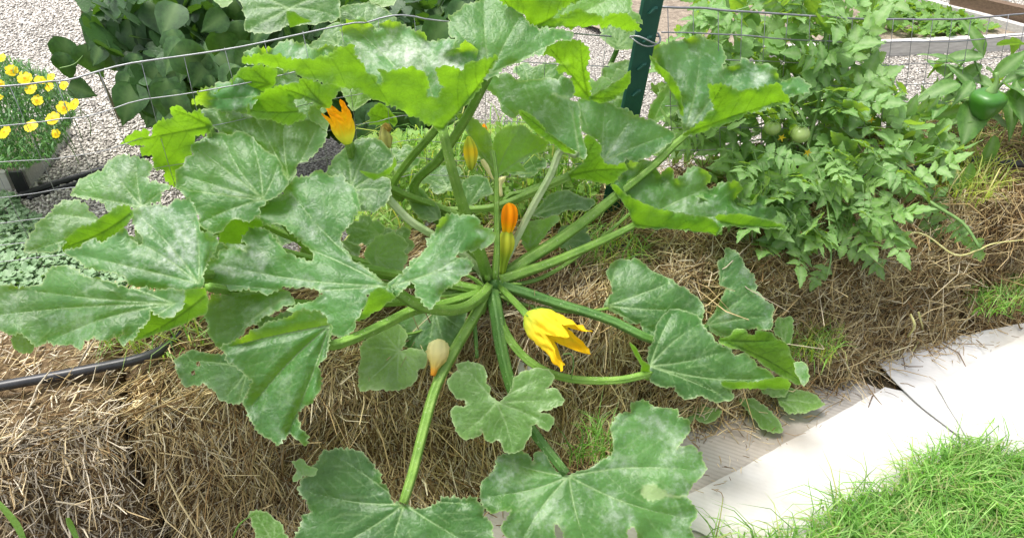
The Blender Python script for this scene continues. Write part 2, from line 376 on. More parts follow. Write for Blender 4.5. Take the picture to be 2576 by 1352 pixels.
def straw_col(n, w, tint=(1, 1, 1)):
    w = np.array(w, float); w /= w.sum()
    return PAL[RNG.choice(len(PAL), n, p=w)] * RNG.uniform(.75, 1.2, (n, 1)) * np.array(tint)

BH = .42
def profile(p):                        # once round the bale's section: front foot, front, top, back
    K = [(-.09, 0), (-.045, .06), (-.012, .16), (.0, .27), (.012, .345), (.05, .40), (.12, BH), (.25, BH + .012), (.38, BH), (.46, .40), (.5, .34), (.51, .15), (.53, 0)]
    x = p * (len(K) - 1); i = min(int(x), len(K) - 2); f = x - i; f = f * f * (3 - 2 * f) * .3 + f * .7
    return K[i][0] + (K[i + 1][0] - K[i][0]) * f, K[i][1] + (K[i + 1][1] - K[i][1]) * f
def bale_point(s0, s1, q, p, k, amp=.028):
    n, z = profile(p); s = s0 + (s1 - s0) * q; L = s1 - s0
    e = min(q, 1 - q) * L; r = max(0, 1 - e / .07); inset = .048 * r * r
    cn, cz = .24, .2
    n += (cn - n) * inset * 3; z += (cz - z) * inset * 3 if z > .05 else 0
    w = noise.noise(Vector((s * 6, n * 6 + k * 9, z * 6))) * amp + noise.noise(Vector((s * 17, n * 17, z * 17 + k))) * amp * .45
    dn, dz = n - .24, max(z - .18, 0) * 1.2; l = math.hypot(dn, dz) + 1e-6
    return row(s, n + dn / l * w, max(z + dz / l * w, 0))
def bale(k, s0, s1, label, wts, tint, nstr, mode):
    root = empty('straw_bale', row((s0 + s1) / 2, .24, 0), label, 'straw bale', 'straw bales laid end to end in a row')
    NQ, NP = 64, 48; V = [bale_point(s0, s1, i / (NQ - 1), j / (NP - 1), k) for i in range(NQ) for j in range(NP)]
    Fc = [(i * NP + j, i * NP + j + 1, (i + 1) * NP + j + 1, (i + 1) * NP + j) for i in range(NQ - 1) for j in range(NP - 1)]
    Fc += [tuple(range(NP))[::-1], tuple((NQ - 1) * NP + j for j in range(NP))]
    put('packed_core', mesh('packed_core', V, Fc), M['bale'], root)
    q = RNG.uniform(0, 1, nstr); p = np.where(RNG.uniform(0, 1, nstr) < .66, RNG.uniform(.02, .45, nstr), RNG.uniform(.42, .85, nstr))
    P = np.array([bale_point(s0, s1, a_, b_, k) for a_, b_ in zip(q, p)])
    T1 = np.tile(np.array(RD), (nstr, 1))
    P2 = np.array([bale_point(s0, s1, a_, b_ + .01, k, 0) - bale_point(s0, s1, a_, b_ - .01, k, 0) for a_, b_ in zip(q, p)]); P2 /= np.linalg.norm(P2, axis=1, keepdims=True)
    Nn = np.cross(P2, T1); Nn *= np.sign((Nn * (np.array([0, -.6, 1.0]))).sum(1))[:, None]
    fr = (p < .40)
    # flow of the stalks: hanging on the front of some bales, matted every way on others
    flow = np.array([noise.noise(Vector((a_ * 5 + k * 7, b_ * 7, k))) for a_, b_ in zip(q, p)])
    base = np.where(fr, {'stub': 1.35, 'hang': 1.45, 'mat': .6}[mode], .3)
    th = base + flow * {'stub': .9, 'hang': 1.1, 'mat': 2.4}[mode] + RNG.normal(0, {'stub': .75, 'hang': .55, 'mat': .8}[mode], nstr)
    lift = np.abs(RNG.normal(0, {'stub': .55, 'hang': .22, 'mat': .25}[mode], nstr))
    sgn = RNG.choice([-1, 1], nstr)[:, None]
    D = (T1 * np.cos(th)[:, None] + P2 * np.sin(th)[:, None]) * sgn + Nn * lift[:, None]
    L = np.clip(RNG.lognormal(math.log({'stub': .030, 'hang': .050, 'mat': .060}[mode]), .55, nstr), .012, .20)
    W = RNG.uniform(.0006, .0017, nstr) * np.where(RNG.random(nstr) < .12, 1.7, 1.0); bend = RNG.normal(0, 1, (nstr, 2)) * (L * {'stub': .04, 'hang': .06, 'mat': .16}[mode])[:, None]
    P = P + Nn * RNG.uniform(-.004, .012, nstr)[:, None] - D / np.linalg.norm(D, axis=1, keepdims=True) * (L * .45)[:, None] * (lift < .35)[:, None]
    P[:, 2] = np.maximum(P[:, 2], .006)
    V, Fc = strands(P, D, L, W, bend); V[:, 2] = np.maximum(V[:, 2], .005)
    cz = np.array([noise.noise(Vector((p_[0] * 14, p_[1] * 14, p_[2] * 9 + k))) for p_ in P]); col = np.repeat(straw_col(nstr, wts, tint) * (1 + .55 * cz)[:, None], 9, 0)
    o = put('loose_straw', mesh_np('loose_straw', V, Fc, col), M['straw'], root); o['kind'] = 'stuff'
    return root
bale(1, -1.10, -.085, 'pale greyish straw bale with short cut stubs carrying the black pipe', (3, 5, 2, 2, 1, 5, 7), (1.05, 1.0, .95), 15000, 'stub')
bale(2, -.07, 1.06, 'brown straw bale that the courgette plant with yellow flowers grows in', (5, 5, 5, 3, 2, 2, 3), (1.03, .98, .84), 21000, 'hang')
bale(3, 1.09, 2.10, 'matted straw bale that the tomato plant leans over beside the cardboard', (4, 5, 5, 3, 2, 2, 2), (1.03, .98, .84), 17000, 'mat')
bale(4, 2.13, 3.10, 'straw bale under the bell pepper plant with grass sprouting on top', (4, 4, 4, 3, 2, 1, 1), (1.0, .92, .78), 9000, 'mat')

# fallen straw along the foot of the bales
n = 5200
sS = RNG.uniform(-1.0, 3.0, n); nn = -.02 - np.abs(RNG.normal(0, .10, n)) * np.where((sS > -.2) & (sS < 1.0), 1.0, .55)
P = np.array([row(s_, n_, RNG.uniform(.004, .05) * max(0, 1 + n_ / .2) + .004) for s_, n_ in zip(sS, nn)])
th = RNG.uniform(0, 6.28, n); D = np.stack([np.cos(th), np.sin(th), RNG.normal(0, .18, n)], 1)
L = np.clip(RNG.lognormal(math.log(.05), .5, n), .015, .16)
V, Fc = strands(P, D, L, RNG.uniform(.0007, .0017, n), RNG.normal(0, 1, (n, 2)) * (L * .12)[:, None]); V[:, 2] = np.maximum(V[:, 2], .004)
tag(put('fallen_straw', mesh_np('fallen_straw', V, Fc, np.repeat(straw_col(n, (4, 3, 5, 4, 2, 1, 1), (1, .9, .76)), 9, 0)), M['straw']), kind='stuff')

# ------------------------------------------------------------------ courgette plant
def densify(poly, step, tooth, seed, per=11.0):
    rnd = random.Random(seed); P = [np.array(p) for p in poly]; n = len(P); cl = []
    for i in range(n):                                      # rounded corners
        a_, b_, c_, d_ = P[i - 1], P[i], P[(i + 1) % n], P[(i + 2) % n]; L = np.linalg.norm(c_ - b_); m = max(2, int(L / step))
        for k in range(m):
            t = k / m; q = .5 * (2 * b_ + (c_ - a_) * t + (2 * a_ - 5 * b_ + 4 * c_ - d_) * t * t + (3 * b_ - a_ - 3 * c_ + d_) * t ** 3)
            cl.append(q * .35 + (b_ + (c_ - b_) * t) * .65)
    area = sum(cl[i - 1][0] * cl[i][1] - cl[i][0] * cl[i - 1][1] for i in range(len(cl))); sg = 1 if area > 0 else -1
    out = []; s = 0.0; ph = rnd.random(); amp = 1.0
    for i in range(len(cl)):
        t = cl[(i + 1) % len(cl)] - cl[i - 1]; l = np.linalg.norm(t) + 1e-9; nrm = np.array([t[1], -t[0]]) / l * sg
        s += np.linalg.norm(cl[i] - cl[i - 1]) if i else 0
        x = (s / per + ph); fr = x - math.floor(x)
        if fr < .25: amp = .15 + 1.2 * abs(math.sin(math.floor(x) * 12.9898 + seed)) ** 2
        saw = (fr / .6 if fr < .6 else (1 - fr) / .4) - .5
        out.append(tuple(cl[i] + nrm * ((3.5 if tooth > 3 else 1.5 if tooth > 1.2 else 0) + tooth * (.95 * amp * saw + 1.25 * noise.noise(Vector((s / 21.0, seed * 1.3, 0))) + .7 * noise.noise(Vector((s / 8.0, seed * 2.1, 5)))))))
    return out
def auto_tips(poly, j):
    P = np.array(poly); r = np.linalg.norm(P - j, axis=1); a_ = np.arctan2(P[:, 1] - j[1], P[:, 0] - j[0]); order = np.argsort(-r); out = []
    for i in order:
        if r[i] < .42 * r.max(): break
        if all(abs((a_[i] - a_[k] + math.pi) % (2 * math.pi) - math.pi) > .42 for k in out): out.append(i)
        if len(out) >= 7: break
    return [tuple(P[i]) for i in out]
def veins_for(j, tips, seed, vw=1.0):
    rnd = random.Random(seed); segs = []; j = np.array(j, float)
    for tp in tips:
        tp = np.array(tp, float); v = tp - j; L = np.linalg.norm(v)
        if L < 8: continue
        perp = np.array([-v[1], v[0]]) / L; bow = rnd.uniform(-.05, .05) * L
        pts = [j + v * t * .96 + perp * bow * math.sin(math.pi * t) for t in np.linspace(0, 1, 9)]
        for k in range(8): segs.append((pts[k], pts[k + 1], 3.0 * vw * (1 - k / 10.5), 1.0))
        for f in (.25, .44, .62, .80):
            for sd_ in (-1, 1):
                f2 = f + rnd.uniform(-.03, .03); p0 = j + v * f2 * .96 + perp * bow * math.sin(math.pi * f2); an = sd_ * rnd.uniform(.65, .9); l2 = L * (1 - f2) * .55 + .08 * L
                c_, s_ = math.cos(an), math.sin(an); d_ = np.array([v[0] * c_ - v[1] * s_, v[0] * s_ + v[1] * c_]) / L
                p1 = p0 + d_ * l2 * .5; an2 = an * .75; d2 = np.array([v[0] * math.cos(an2) - v[1] * math.sin(an2), v[0] * math.sin(an2) + v[1] * math.cos(an2)]) / L
                segs.append((p0, p1, 1.2 * vw, .5)); segs.append((p1, p1 + d2 * l2 * .5, .9 * vw, .35))
    return segs
def seg_dist(P, segs):
    best = np.full(len(P), 1e9); val = np.zeros(len(P))
    for a_, b_, w, s_ in segs:
        ab = b_ - a_; t = np.clip(((P - a_) @ ab) / (ab @ ab + 1e-9), 0, 1); d = np.linalg.norm(P - a_ - t[:, None] * ab, axis=1)
        val = np.maximum(val, s_ * np.clip(1.25 - d / w, 0, 1)); best = np.minimum(best, d) if s_ > .9 else best
    return best, val
def edge_dist(P, poly):
    Q_ = np.array(poly); best = np.full(len(P), 1e9)
    for i in range(len(Q_)):
        a_, b_ = Q_[i - 1], Q_[i]; ab = b_ - a_; t = np.clip(((P - a_) @ ab) / (ab @ ab + 1e-9), 0, 1)
        best = np.minimum(best, np.linalg.norm(P - a_ - t[:, None] * ab, axis=1))
    return best
def blade(poly, j, d0, nrm, seed, tips=None, cup=0.0, wave=.020, ruf=.010, quilt=.005, tooth=7.0, step=4.5, grid=5.5, bulge=0, holes=(), per=13.0, veins=True):
    out = densify(poly, step, tooth, seed, per); A_ = np.array(out)
    segs = veins_for(j, tips if tips else auto_tips(poly, np.array(j)), seed, 1.5 if nrm[2] < .15 else 1.0) if veins else []
    lo, hi = A_.min(0), A_.max(0)
    gx, gy = np.meshgrid(np.arange(lo[0], hi[0], grid), np.arange(lo[1], hi[1], grid)); G_ = np.stack([gx.ravel(), gy.ravel()], 1); G_[:, 0] += (np.floor((G_[:, 1] - lo[1]) / grid) % 2) * grid / 2
    vp = []
    for a_, b_, w, s_ in segs:
        L = np.linalg.norm(b_ - a_); m = max(1, int(L / 5)); nn_ = np.array([-(b_ - a_)[1], (b_ - a_)[0]]) / (L + 1e-9)
        for k in range(m):
            c_ = a_ + (b_ - a_) * (k / m); vp.append(c_)
            if s_ > .4: vp += [c_ + nn_ * w * 1.3, c_ - nn_ * w * 1.3]
    if vp: G_ = np.vstack([G_, np.array(vp)])
    G_ = G_[in_poly(G_, A_)]; hl = [densify(h, step, 2.0, seed + 5) for h in holes]
    for h in hl: G_ = G_[~in_poly(G_, h)]
    ring = np.array([p for h in [out] + hl for p in h])
    key = {}                                                 # thin out crowded points
    cell = lambda p: (int(p[0] // 2.4), int(p[1] // 2.4))
    for p in ring: key[cell(p)] = 1
    keep = []
    for p in reversed(G_):
        c_ = cell(p)
        if c_ not in key: key[c_] = 1; keep.append(p)
    V2 = [Vector(p) for p in ring] + [Vector(p) for p in keep]; faces = []; o_ = 0
    for h in [out] + hl: faces.append(list(range(o_, o_ + len(h)))); o_ += len(h)
    edges = [(f[i - 1], f[i]) for f in faces for i in range(len(f))]
    rv, re, rf, *_ = delaunay_2d_cdt(V2, edges, [faces[0]], 1, 1e-4)
    P = np.array([tuple(v) for v in rv])
    if hl:
        rf = [f for f in rf if not any(in_poly(np.array([P[list(f)].mean(0)]), h)[0] for h in hl)]
    J = at(j[0], j[1], d0); n_ = Vector(nrm).normalized(); cam_p = Vector((0, 0, CAM_H)); k_ = n_.dot(J - cam_p)
    rays = np.stack([(P[:, 0] - CX) / F, CP + (CY - P[:, 1]) / F * SP, -SP + (CY - P[:, 1]) / F * CP], 1)
    den = rays @ np.array(n_); den = np.where(np.abs(den) < .05, .05 * np.sign(k_), den); d = np.clip(k_ / den, d0 * .80, d0 * 1.25)
    bd, vv = seg_dist(P, segs) if segs else (np.full(len(P), 50.), np.zeros(len(P)))
    ed = edge_dist(P, out); rr = np.linalg.norm(P - np.array(j), axis=1); Rm = rr.max() + 1
    sz = Rm * d0 / F; e_ = np.clip(1 - ed / 30.0, 0, 1); qs = np.clip(bd / 22.0, 0, 1) ** .7
    W3 = rays * d[:, None]; low = np.zeros(len(P)); mid = np.zeros(len(P)); fin = np.zeros(len(P))
    for i in range(len(P)):
        w = W3[i]; s_ = seed * 3.7
        low[i] = noise.noise(Vector((w[0] * 8 + s_, w[1] * 8, w[2] * 8))); mid[i] = noise.noise(Vector((w[0] * 26, w[1] * 26 + s_, w[2] * 26))); fin[i] = noise.noise(Vector((w[0] * 75, w[1] * 75, w[2] * 75 + s_)))
    sc = min(1.0, sz / .22)
    off = low * wave * sc * np.clip(rr / (Rm * .35), 0, 1) + mid * ruf * sc * (.30 + 1.7 * e_ * e_) - quilt * sc * qs + fin * .0009 + cup * (rr / Rm) ** 2
    if bulge: m_ = ed.max(); off -= bulge * (1 - (1 - np.clip(ed / m_, 0, 1)) ** 2)
    d = d + off
    V = rays * d[:, None]; V[:, 2] += CAM_H
    rim = np.clip(1 - ed / 3.5, 0, 1)
    return V, rf, vv, rim
def leaf(parent, mat, patches, label=None, name='leaf'):
    V = []; Fc = []; vn = []; rm = []; mi = []
    for kw in patches:
        v, f, a_, b_ = blade(**kw); mi += [1 if kw['nrm'][2] < .15 and mat != 'weed' else 0] * len(f); o_ = len(V); V += [tuple(p) for p in v]; Fc += [tuple(i + o_ for i in q) for q in f]; vn += list(a_); rm += list(b_)
    me = mesh(name, V, Fc)
    for nm, val in (('vein', vn), ('rim', rm)):
        at_ = me.attributes.new(nm, 'FLOAT', 'POINT'); at_.data.foreach_set('value', np.array(val, dtype=np.float32))
    me.materials.append(M[mat]); me.materials.append(M['under']); me.polygons.foreach_set('material_index', mi)
    o = put(name, me, M[mat], parent)
    if label: o['label'] = label
    return o
UP = (0, -.25, .97)
CROWN = at(1242, 718, 1.80)
zuc = empty('courgette_plant', CROWN - Vector((0, 0, .02)), 'large courgette plant with mottled grey green lobed leaves and yellow flowers on the straw', 'courgette plant')
def up(code, txt, j, d, n=UP, seed=1, **kw):
    if n[2] > .55: n = Vector(n).normalized() + Vector((0, -.788, .616)) * .7
    return dict(poly=Q(code, txt), j=T(code, [j])[0], d0=d, nrm=tuple(n), seed=seed, **kw)
WALL = (0, -.95, -.1)
# -- the tall funnel-shaped leaf over the middle
leaf(zuc, 'leaf_white', [
    up('B', '140,430 165,355 210,345 280,350 380,330 430,290 510,300 590,330 640,352 720,330 845,340 838,200 870,150 940,130 1010,160 1080,222 1095,180 1170,150 1250,175 1330,220 1400,240 1430,300 1550,280 1620,290 1590,370 1700,300 1765,330 1800,430 1740,600 1600,780 1540,900 1300,740 1000,620 700,540 400,470', (1540, 895), 1.57, (-.1, -.55, .8), 3, wave=.045, ruf=.034),
    up('B', '140,435 205,392 330,395 430,402 560,425 690,410 780,370 850,330 900,318 930,400 950,442 1030,530 1110,605 1130,565 1088,495 1180,505 1300,490 1325,480 1410,525 1438,590 1430,690 1500,695 1540,615 1500,500 1560,480 1680,500 1740,440 1790,430 1925,398 1880,470 1800,610 1690,750 1610,830 1545,915 1450,880 1300,800 1130,712 1000,652 830,602 650,560 480,502 300,455', (1542, 908), 1.53, WALL, 4, wave=.018, ruf=.008)])
# -- blue-green leaf above it and the bright one at the top
leaf(zuc, 'leaf', [up('C', '0,130 -10,200 30,260 60,280 0,330 -20,420 100,440 200,500 280,560 330,530 450,450 560,410 650,390 680,350 760,290 850,270 870,232 800,210 700,200 585,190 550,150 520,100 450,50 400,20 370,0 250,-10 130,40 100,60 40,110', (300, 520), 1.60, (.1, -.45, .85), 5)])
leaf(zuc, 'leaf_young', [
    up('C', '700,180 730,120 800,30 900,-40 1250,-60 1290,50 1355,160 1230,120 1100,140 950,170', (760, 180), 1.72, (0, -.6, .8), 6),
    up('C', '360,-40 400,20 470,60 540,110 590,200 720,188 900,188 1050,170 1200,188 1352,226 1345,190 1290,130 1225,98 1110,125 1030,110 1000,95 880,78 790,135 735,140 725,115 800,55 900,5 940,-30', (600, 195), 1.66, (0, -.95, -.2), 7)])
# -- pale shining leaf right of the middle
leaf(zuc, 'leaf_white', [
    up('C', '200,600 280,540 420,518 500,572 600,560 700,550 770,562 800,530 870,580 890,650 880,690 820,690 750,652 735,664 850,700 910,730 930,800 925,900 950,980 970,1050 965,1115 930,1110 850,1075 800,1020 720,970 640,900 600,830 510,790 460,832 380,790 350,680 290,640', (925, 1095), 1.70, (-.25, -.5, .8), 8, tooth=3, tips=Q('C', '210,602 870,600 460,820 780,560')),
    up('C', '505,786 600,826 690,930 800,1010 900,1080 820,1060 740,1005 650,945 560,872', (890, 1075), 1.69, WALL, 9, tooth=3.5)])
leaf(zuc, 'leaf_young', [
    up('C', '670,370 700,320 850,280 930,290 970,330 990,400 972,480 990,560 1004,680 960,692 900,680 885,600 870,540 830,500 780,512 760,492 800,462 860,440 790,452 750,400', (985, 680), 1.80, (.3, -.9, -.2), 10),
    up('C', '1000,690 1100,640 1200,580 1255,540 1285,495 1270,600 1180,680 1080,720', (1010, 690), 1.80, WALL, 11, tooth=3.5),
    up('C', '1000,560 1040,580 1080,540 1150,560 1190,480 1262,520 1210,570 1100,640 1010,685', (1010, 684), 1.83, (0, -.4, .9), 12, tooth=3)])
leaf(zuc, 'leaf', [up('C', '920,710 1000,690 1080,680 1110,720 1180,760 1250,770 1310,812 1400,850 1450,860 1530,910 1592,940 1560,1000 1480,1060 1400,1110 1300,1130 1250,1110 1240,1150 1180,1172 1100,1160 1070,1100 1080,1020 1060,980 1000,960 950,900 930,820', (1090, 1140), 1.84, (.15, -.5, .8), 13, tooth=4.5, per=16)])
leaf(zuc, 'leaf_young', [up('C', '970,960 1040,990 1072,1030 1070,1100 1100,1160 1180,1172 1240,1150 1262,1190 1210,1222 1145,1292 1000,1262 850,1240 900,1190 960,1150 970,1110 968,1050', (850, 1240), 1.79, WALL, 14, tooth=3.5)])
# -- tall leaf right of the post
leaf(zuc, 'leaf_white', [
    up('D', '-118,269 -100,225 -60,250 0,225 60,210 150,190 240,215 270,290 255,360 300,345 370,310 440,330 500,330 540,370 560,420 650,400 710,430 690,460 600,500 540,540 300,600 110,680 60,690 50,600 40,500 0,440 -60,350', (62, 688), 1.86, (.05, -.55, .8), 15, wave=.045, ruf=.03),
    up('D', '190,440 260,440 340,460 400,467 460,450 530,432 560,470 590,510 500,540 400,570 300,620 200,660 110,690 62,694 120,650 175,600 215,560 205,500', (64, 690), 1.83, WALL, 16),
    up('D', '-110,290 -80,330 -20,380 20,430 45,500 52,590 42,560 15,480 -30,410 -80,350', (45, 560), 1.82, WALL, 17, tooth=3.5)])
# -- low leaf right of the middle
leaf(zuc, 'leaf_bright', [
    up('X', '495,925 560,892 540,868 590,808 640,818 700,818 735,862 790,848 815,905 845,880 900,858 960,848 1002,888 965,928 1000,962 1060,918 1130,918 1155,960 1115,1012 1180,998 1250,988 1292,1010 1275,1045 1350,1040 1400,1080 1432,1110 1400,1152 1340,1142 1200,1130 1055,1130 1030,1172 950,1152 800,1136 640,1132 608,1080 560,1000', (622, 1125), 1.86, (.05, -.5, .85), 18, wave=.035, ruf=.036),
    up('W', '1540,466 1572,488 1600,508 1650,528 1700,538 1765,545 1800,560 1812,586 1700,574 1600,568 1584,532', (1599, 565), 1.83, WALL, 19, tooth=3.5),
    up('W', '1800,546 1860,540 1920,553 1972,570 1880,570 1820,562', (1805, 556), 1.81, WALL, 20, tooth=3.5)])
# -- the big leaf left of the crown, with its right-hand lobe
leaf(zuc, 'leaf', [
    up('F', '1390,885 1200,760 1110,690 1050,580 1040,540 1090,480 1150,400 1180,340 1170,270 1120,190 1080,150 1050,110 960,120 900,90 860,90 800,130 740,130 680,170 640,200 650,240 570,260 510,290 460,320 480,400 500,450 560,445 640,450 700,510 790,580 855,650 850,700 800,715 700,670 610,600 570,530 480,480 440,460 350,560 400,600 390,660 300,620 200,640 190,700 110,700 80,780 80,840 40,860 90,910 180,930 260,900 400,905 480,930 560,930 640,890 760,890 870,900 922,948 870,1000 740,1015 690,1050 760,1062 880,1060 940,1110 980,1200 1060,1250 1140,1190 1160,1120 1240,960 1310,905 1420,960', (1385, 885), 1.52, (-.05, -.3, .95), 21,
       tips=Q('F', '60,858 660,190 1100,170 110,720 1050,1240 420,470'), wave=.022),
    up('F', '600,915 480,930 300,940 150,955 120,1020 100,1080 120,1170 140,1260 180,1310 230,1340 300,1250 420,1160 500,1110 580,1080 640,1030 700,1000 680,930', (700, 930), 1.55, (-.1, -.5, .85), 22, tips=Q('F', '120,1010 140,1240 220,1330')),
    up('F', '1312,902 1255,950 1240,1020 1168,1122 1242,1092 1425,962', (1410, 950), 1.50, (.3, -.9, 0), 23, tooth=3.5, veins=False),
    up('F', '1415,955 1400,880 1480,800 1530,730 1600,680 1660,610 1690,540 1740,470 1767,400 1830,385 1910,395 1980,390 2020,420 2030,460 2100,480 2130,530 2110,580 2070,600 2000,620 1880,650 1850,690 1950,700 1980,740 1950,800 1890,820 1860,860 1780,890 1740,960 1690,1030 1620,990 1580,930 1540,850 1480,920', (1405, 893), 1.52, (.1, -.35, .9), 24, tips=Q('F', '1830,395 2115,540 1970,760 1690,1020'), wave=.028, ruf=.018)])
# -- drooping, deeply veined leaf in front
leaf(zuc, 'leaf', [up('W', '560,870 600,850 680,815 760,780 800,788 830,815 826,850 818,885 800,920 812,960 782,1010 752,1030 745,1060 772,1100 770,1120 722,1090 700,1117 660,1090 630,1050 615,1010 640,960 600,925 570,900', (828, 818), 1.45, (.1, -.8, .6), 25, tips=Q('W', '725,1090 565,875 770,1110 625,1030'), quilt=.012)])
leaf(zuc, 'leaf_dull', [up('W', '440,905 480,885 520,890 570,895 620,915 645,955 618,990 600,1012 555,1006 540,980 510,960 470,970 450,940', (625, 925), 1.50, (-.2, -.6, .8), 26, tooth=4, holes=[Q('W', '494,912 501,908 503,917 497,920'), Q('W', '482,934 489,931 490,940 483,942')])], 'dull leaf with small holes eaten through it')
# -- far-left leaves
leaf(zuc, 'leaf', [
    up('E', '-130,900 -30,890 120,890 280,890 330,800 380,760 450,750 540,770 600,830 720,850 900,900 1100,915 1310,920 1300,1000 1250,1060 1200,1100 1130,1105 1060,1050 1040,1120 980,1190 940,1250 870,1302 850,1260 880,1200 830,1230 720,1260 660,1240 560,1312 500,1300 400,1290 330,1270 260,1312 220,1260 150,1220 80,1225 0,1190 -120,1190', (1230, 1010), 1.36, (-.05, -.45, .9), 27, tips=Q('E', '-100,1100 380,770 300,1290 60,900 860,1280'), wave=.028),
    up('E', '1310,920 1440,905 1462,980 1452,1070 1300,1142 1150,1202 1000,1252 935,1275 960,1210 1030,1130 1050,1036 1085,1062 1130,1102 1200,1100 1262,1050 1308,985', (1440, 960), 1.34, (-.1, -.95, -.1), 28, tooth=3),
    up('E', '80,1260 100,1222 160,1222 220,1270 240,1312 220,1356 150,1352 100,1320', (160, 1225), 1.38, (0, -.9, .3), 29, tooth=3)])
leaf(zuc, 'leaf_white', [
    up('E', '470,640 560,620 660,560 740,580 820,520 870,500 910,530 950,590 1000,600 1012,540 960,480 940,420 930,350 1000,340 1100,320 1180,330 1250,280 1330,280 1370,330 1380,400 1390,470 1440,510 1530,540 1520,620 1450,720 1430,830 1420,890 1310,910 1100,900 950,880 900,850 820,790 700,770 600,750 560,700 480,670', (1400, 870), 1.42, (-.05, -.4, .9), 30, tips=Q('E', '490,650 860,520 960,370 1340,290 1510,560')),
    up('E', '450,570 540,500 680,440 780,370 830,330 900,328 932,400 870,460 820,532 740,582 650,562 560,602 470,642 438,622', (920, 380), 1.45, (0, -.95, 0), 31, tooth=4.5)])
leaf(zuc, 'leaf', [up('E', '180,650 190,560 240,500 250,450 360,380 380,320 450,290 550,285 600,330 640,390 700,430 740,420 660,490 540,520 470,540 450,590 390,640 350,660 270,640', (720, 430), 1.50, (0, -.4, .9), 32)])
leaf(zuc, 'leaf', [up('E', '510,240 560,150 640,100 720,80 760,20 830,-20 880,-32 960,-10 1050,10 1070,50 1040,120 1060,170 1100,160 1190,190 1150,220 1100,290 1060,320 1000,338 850,310 800,370 740,320 690,270 600,260', (1000, 332), 1.52, (0, -.45, .9), 33)])
leaf(zuc, 'leaf_young', [up('A', '860,1010 930,940 1020,920 1060,960 1120,850 1220,840 1210,770 1260,750 1320,800 1400,780 1490,880 1450,930 1370,970 1350,1050 1290,1150 1240,1220 1222,1312 1180,1270 1150,1200 1090,1170 1090,1100 1000,1070 1010,1020', (1480, 890), 1.56, (.1, -.95, -.25), 34)])
leaf(zuc, 'leaf', [
    up('P', '150,1300 160,1150 220,1100 250,1030 320,1000 290,940 320,890 400,850 500,800 580,790 640,832 720,790 840,820 900,880 960,930 1000,980 1090,1030 1130,1100 1170,1200 1200,1280 1100,1400 967,1430 800,1430 500,1400 250,1370', (967, 1418), 1.55, (0, -.4, .9), 35, tips=Q('P', '310,910 560,795 860,830 170,1180 1110,1090'), tooth=3),
    up('F', '-90,190 0,220 200,240 420,275 510,275 520,310 470,330 480,380 400,432 300,412 240,460 210,502 150,512 40,450 60,400 0,340', (500, 278), 1.54, (0, -.6, .8), 36, tooth=3),
    up('F', '205,502 260,440 320,412 400,432 480,420 495,462 440,465 360,525 350,580 200,570', (480, 430), 1.56, WALL, 37, tooth=3.5, veins=False)])
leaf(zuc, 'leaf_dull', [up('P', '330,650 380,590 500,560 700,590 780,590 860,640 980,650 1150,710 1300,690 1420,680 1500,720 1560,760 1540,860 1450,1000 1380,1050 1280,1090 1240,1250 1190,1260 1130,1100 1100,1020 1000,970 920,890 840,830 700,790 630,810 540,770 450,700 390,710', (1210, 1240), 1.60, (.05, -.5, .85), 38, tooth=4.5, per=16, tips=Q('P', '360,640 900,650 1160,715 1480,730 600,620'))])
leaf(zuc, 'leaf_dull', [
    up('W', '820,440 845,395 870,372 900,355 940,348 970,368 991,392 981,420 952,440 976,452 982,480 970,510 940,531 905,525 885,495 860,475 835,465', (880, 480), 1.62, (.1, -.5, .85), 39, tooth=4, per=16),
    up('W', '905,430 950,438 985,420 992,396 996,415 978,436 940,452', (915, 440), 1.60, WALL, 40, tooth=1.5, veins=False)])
leaf(zuc, 'leaf_white', [
    up('P', '300,500 350,440 370,390 430,370 530,390 530,340 690,330 760,220 900,190 1070,190 1200,200 1290,290 1400,290 1470,360 1340,400 1100,420 1000,430 900,480 850,560 790,600 600,580 440,562 400,540', (1300, 400), 1.60, (0, -.55, .8), 41, wave=.04, ruf=.034),
    up('P', '500,532 530,440 600,392 690,370 680,290 760,200 840,170 960,188 1062,178 1077,260 1040,342 1000,372 955,392 830,442 780,502 700,542 600,552', (1030, 340), 1.575, WALL, 42),
    up('P', '820,592 860,502 920,462 1030,382 1120,372 1250,350 1330,288 1400,300 1500,330 1700,350 1640,440 1562,562 1480,552 1420,502 1350,472 1250,472 1240,520 1310,600 1372,652 1290,682 1180,712 1080,682 960,652 860,632', (1555, 550), 1.565, WALL, 43)])
leaf(zuc, 'leaf_pale', [up('F', '1225,670 1250,600 1310,540 1410,515 1480,550 1520,590 1490,640 1510,700 1480,760 1420,790 1340,800 1300,770 1250,720', (1290, 680), 1.74, (.1, -.3, .9), 44, tooth=4, per=16)], 'yellowed round leaf low beside the crown')
leaf(zuc, 'leaf_pale', [up('J', '640,420 645,330 660,240 650,170 700,110 740,90 760,40 830,30 900,40 930,90 910,150 890,192 960,180 1030,190 1062,230 1050,280 990,310 1000,350 960,400 880,432 770,432 700,426', (890, 190), 1.66, (0, -.6, .8), 45, tooth=4, per=16)], 'small pale rounded leaf with five lobes')
leaf(zuc, 'leaf_dull', [up('J', '870,0 930,80 920,150 1000,180 1060,200 1090,180 1200,200 1212,242 1260,190 1290,60 1290,-100 1000,-100 900,-40', (1110, -80), 1.71, (0, -.6, .8), 46, tooth=3.5)])
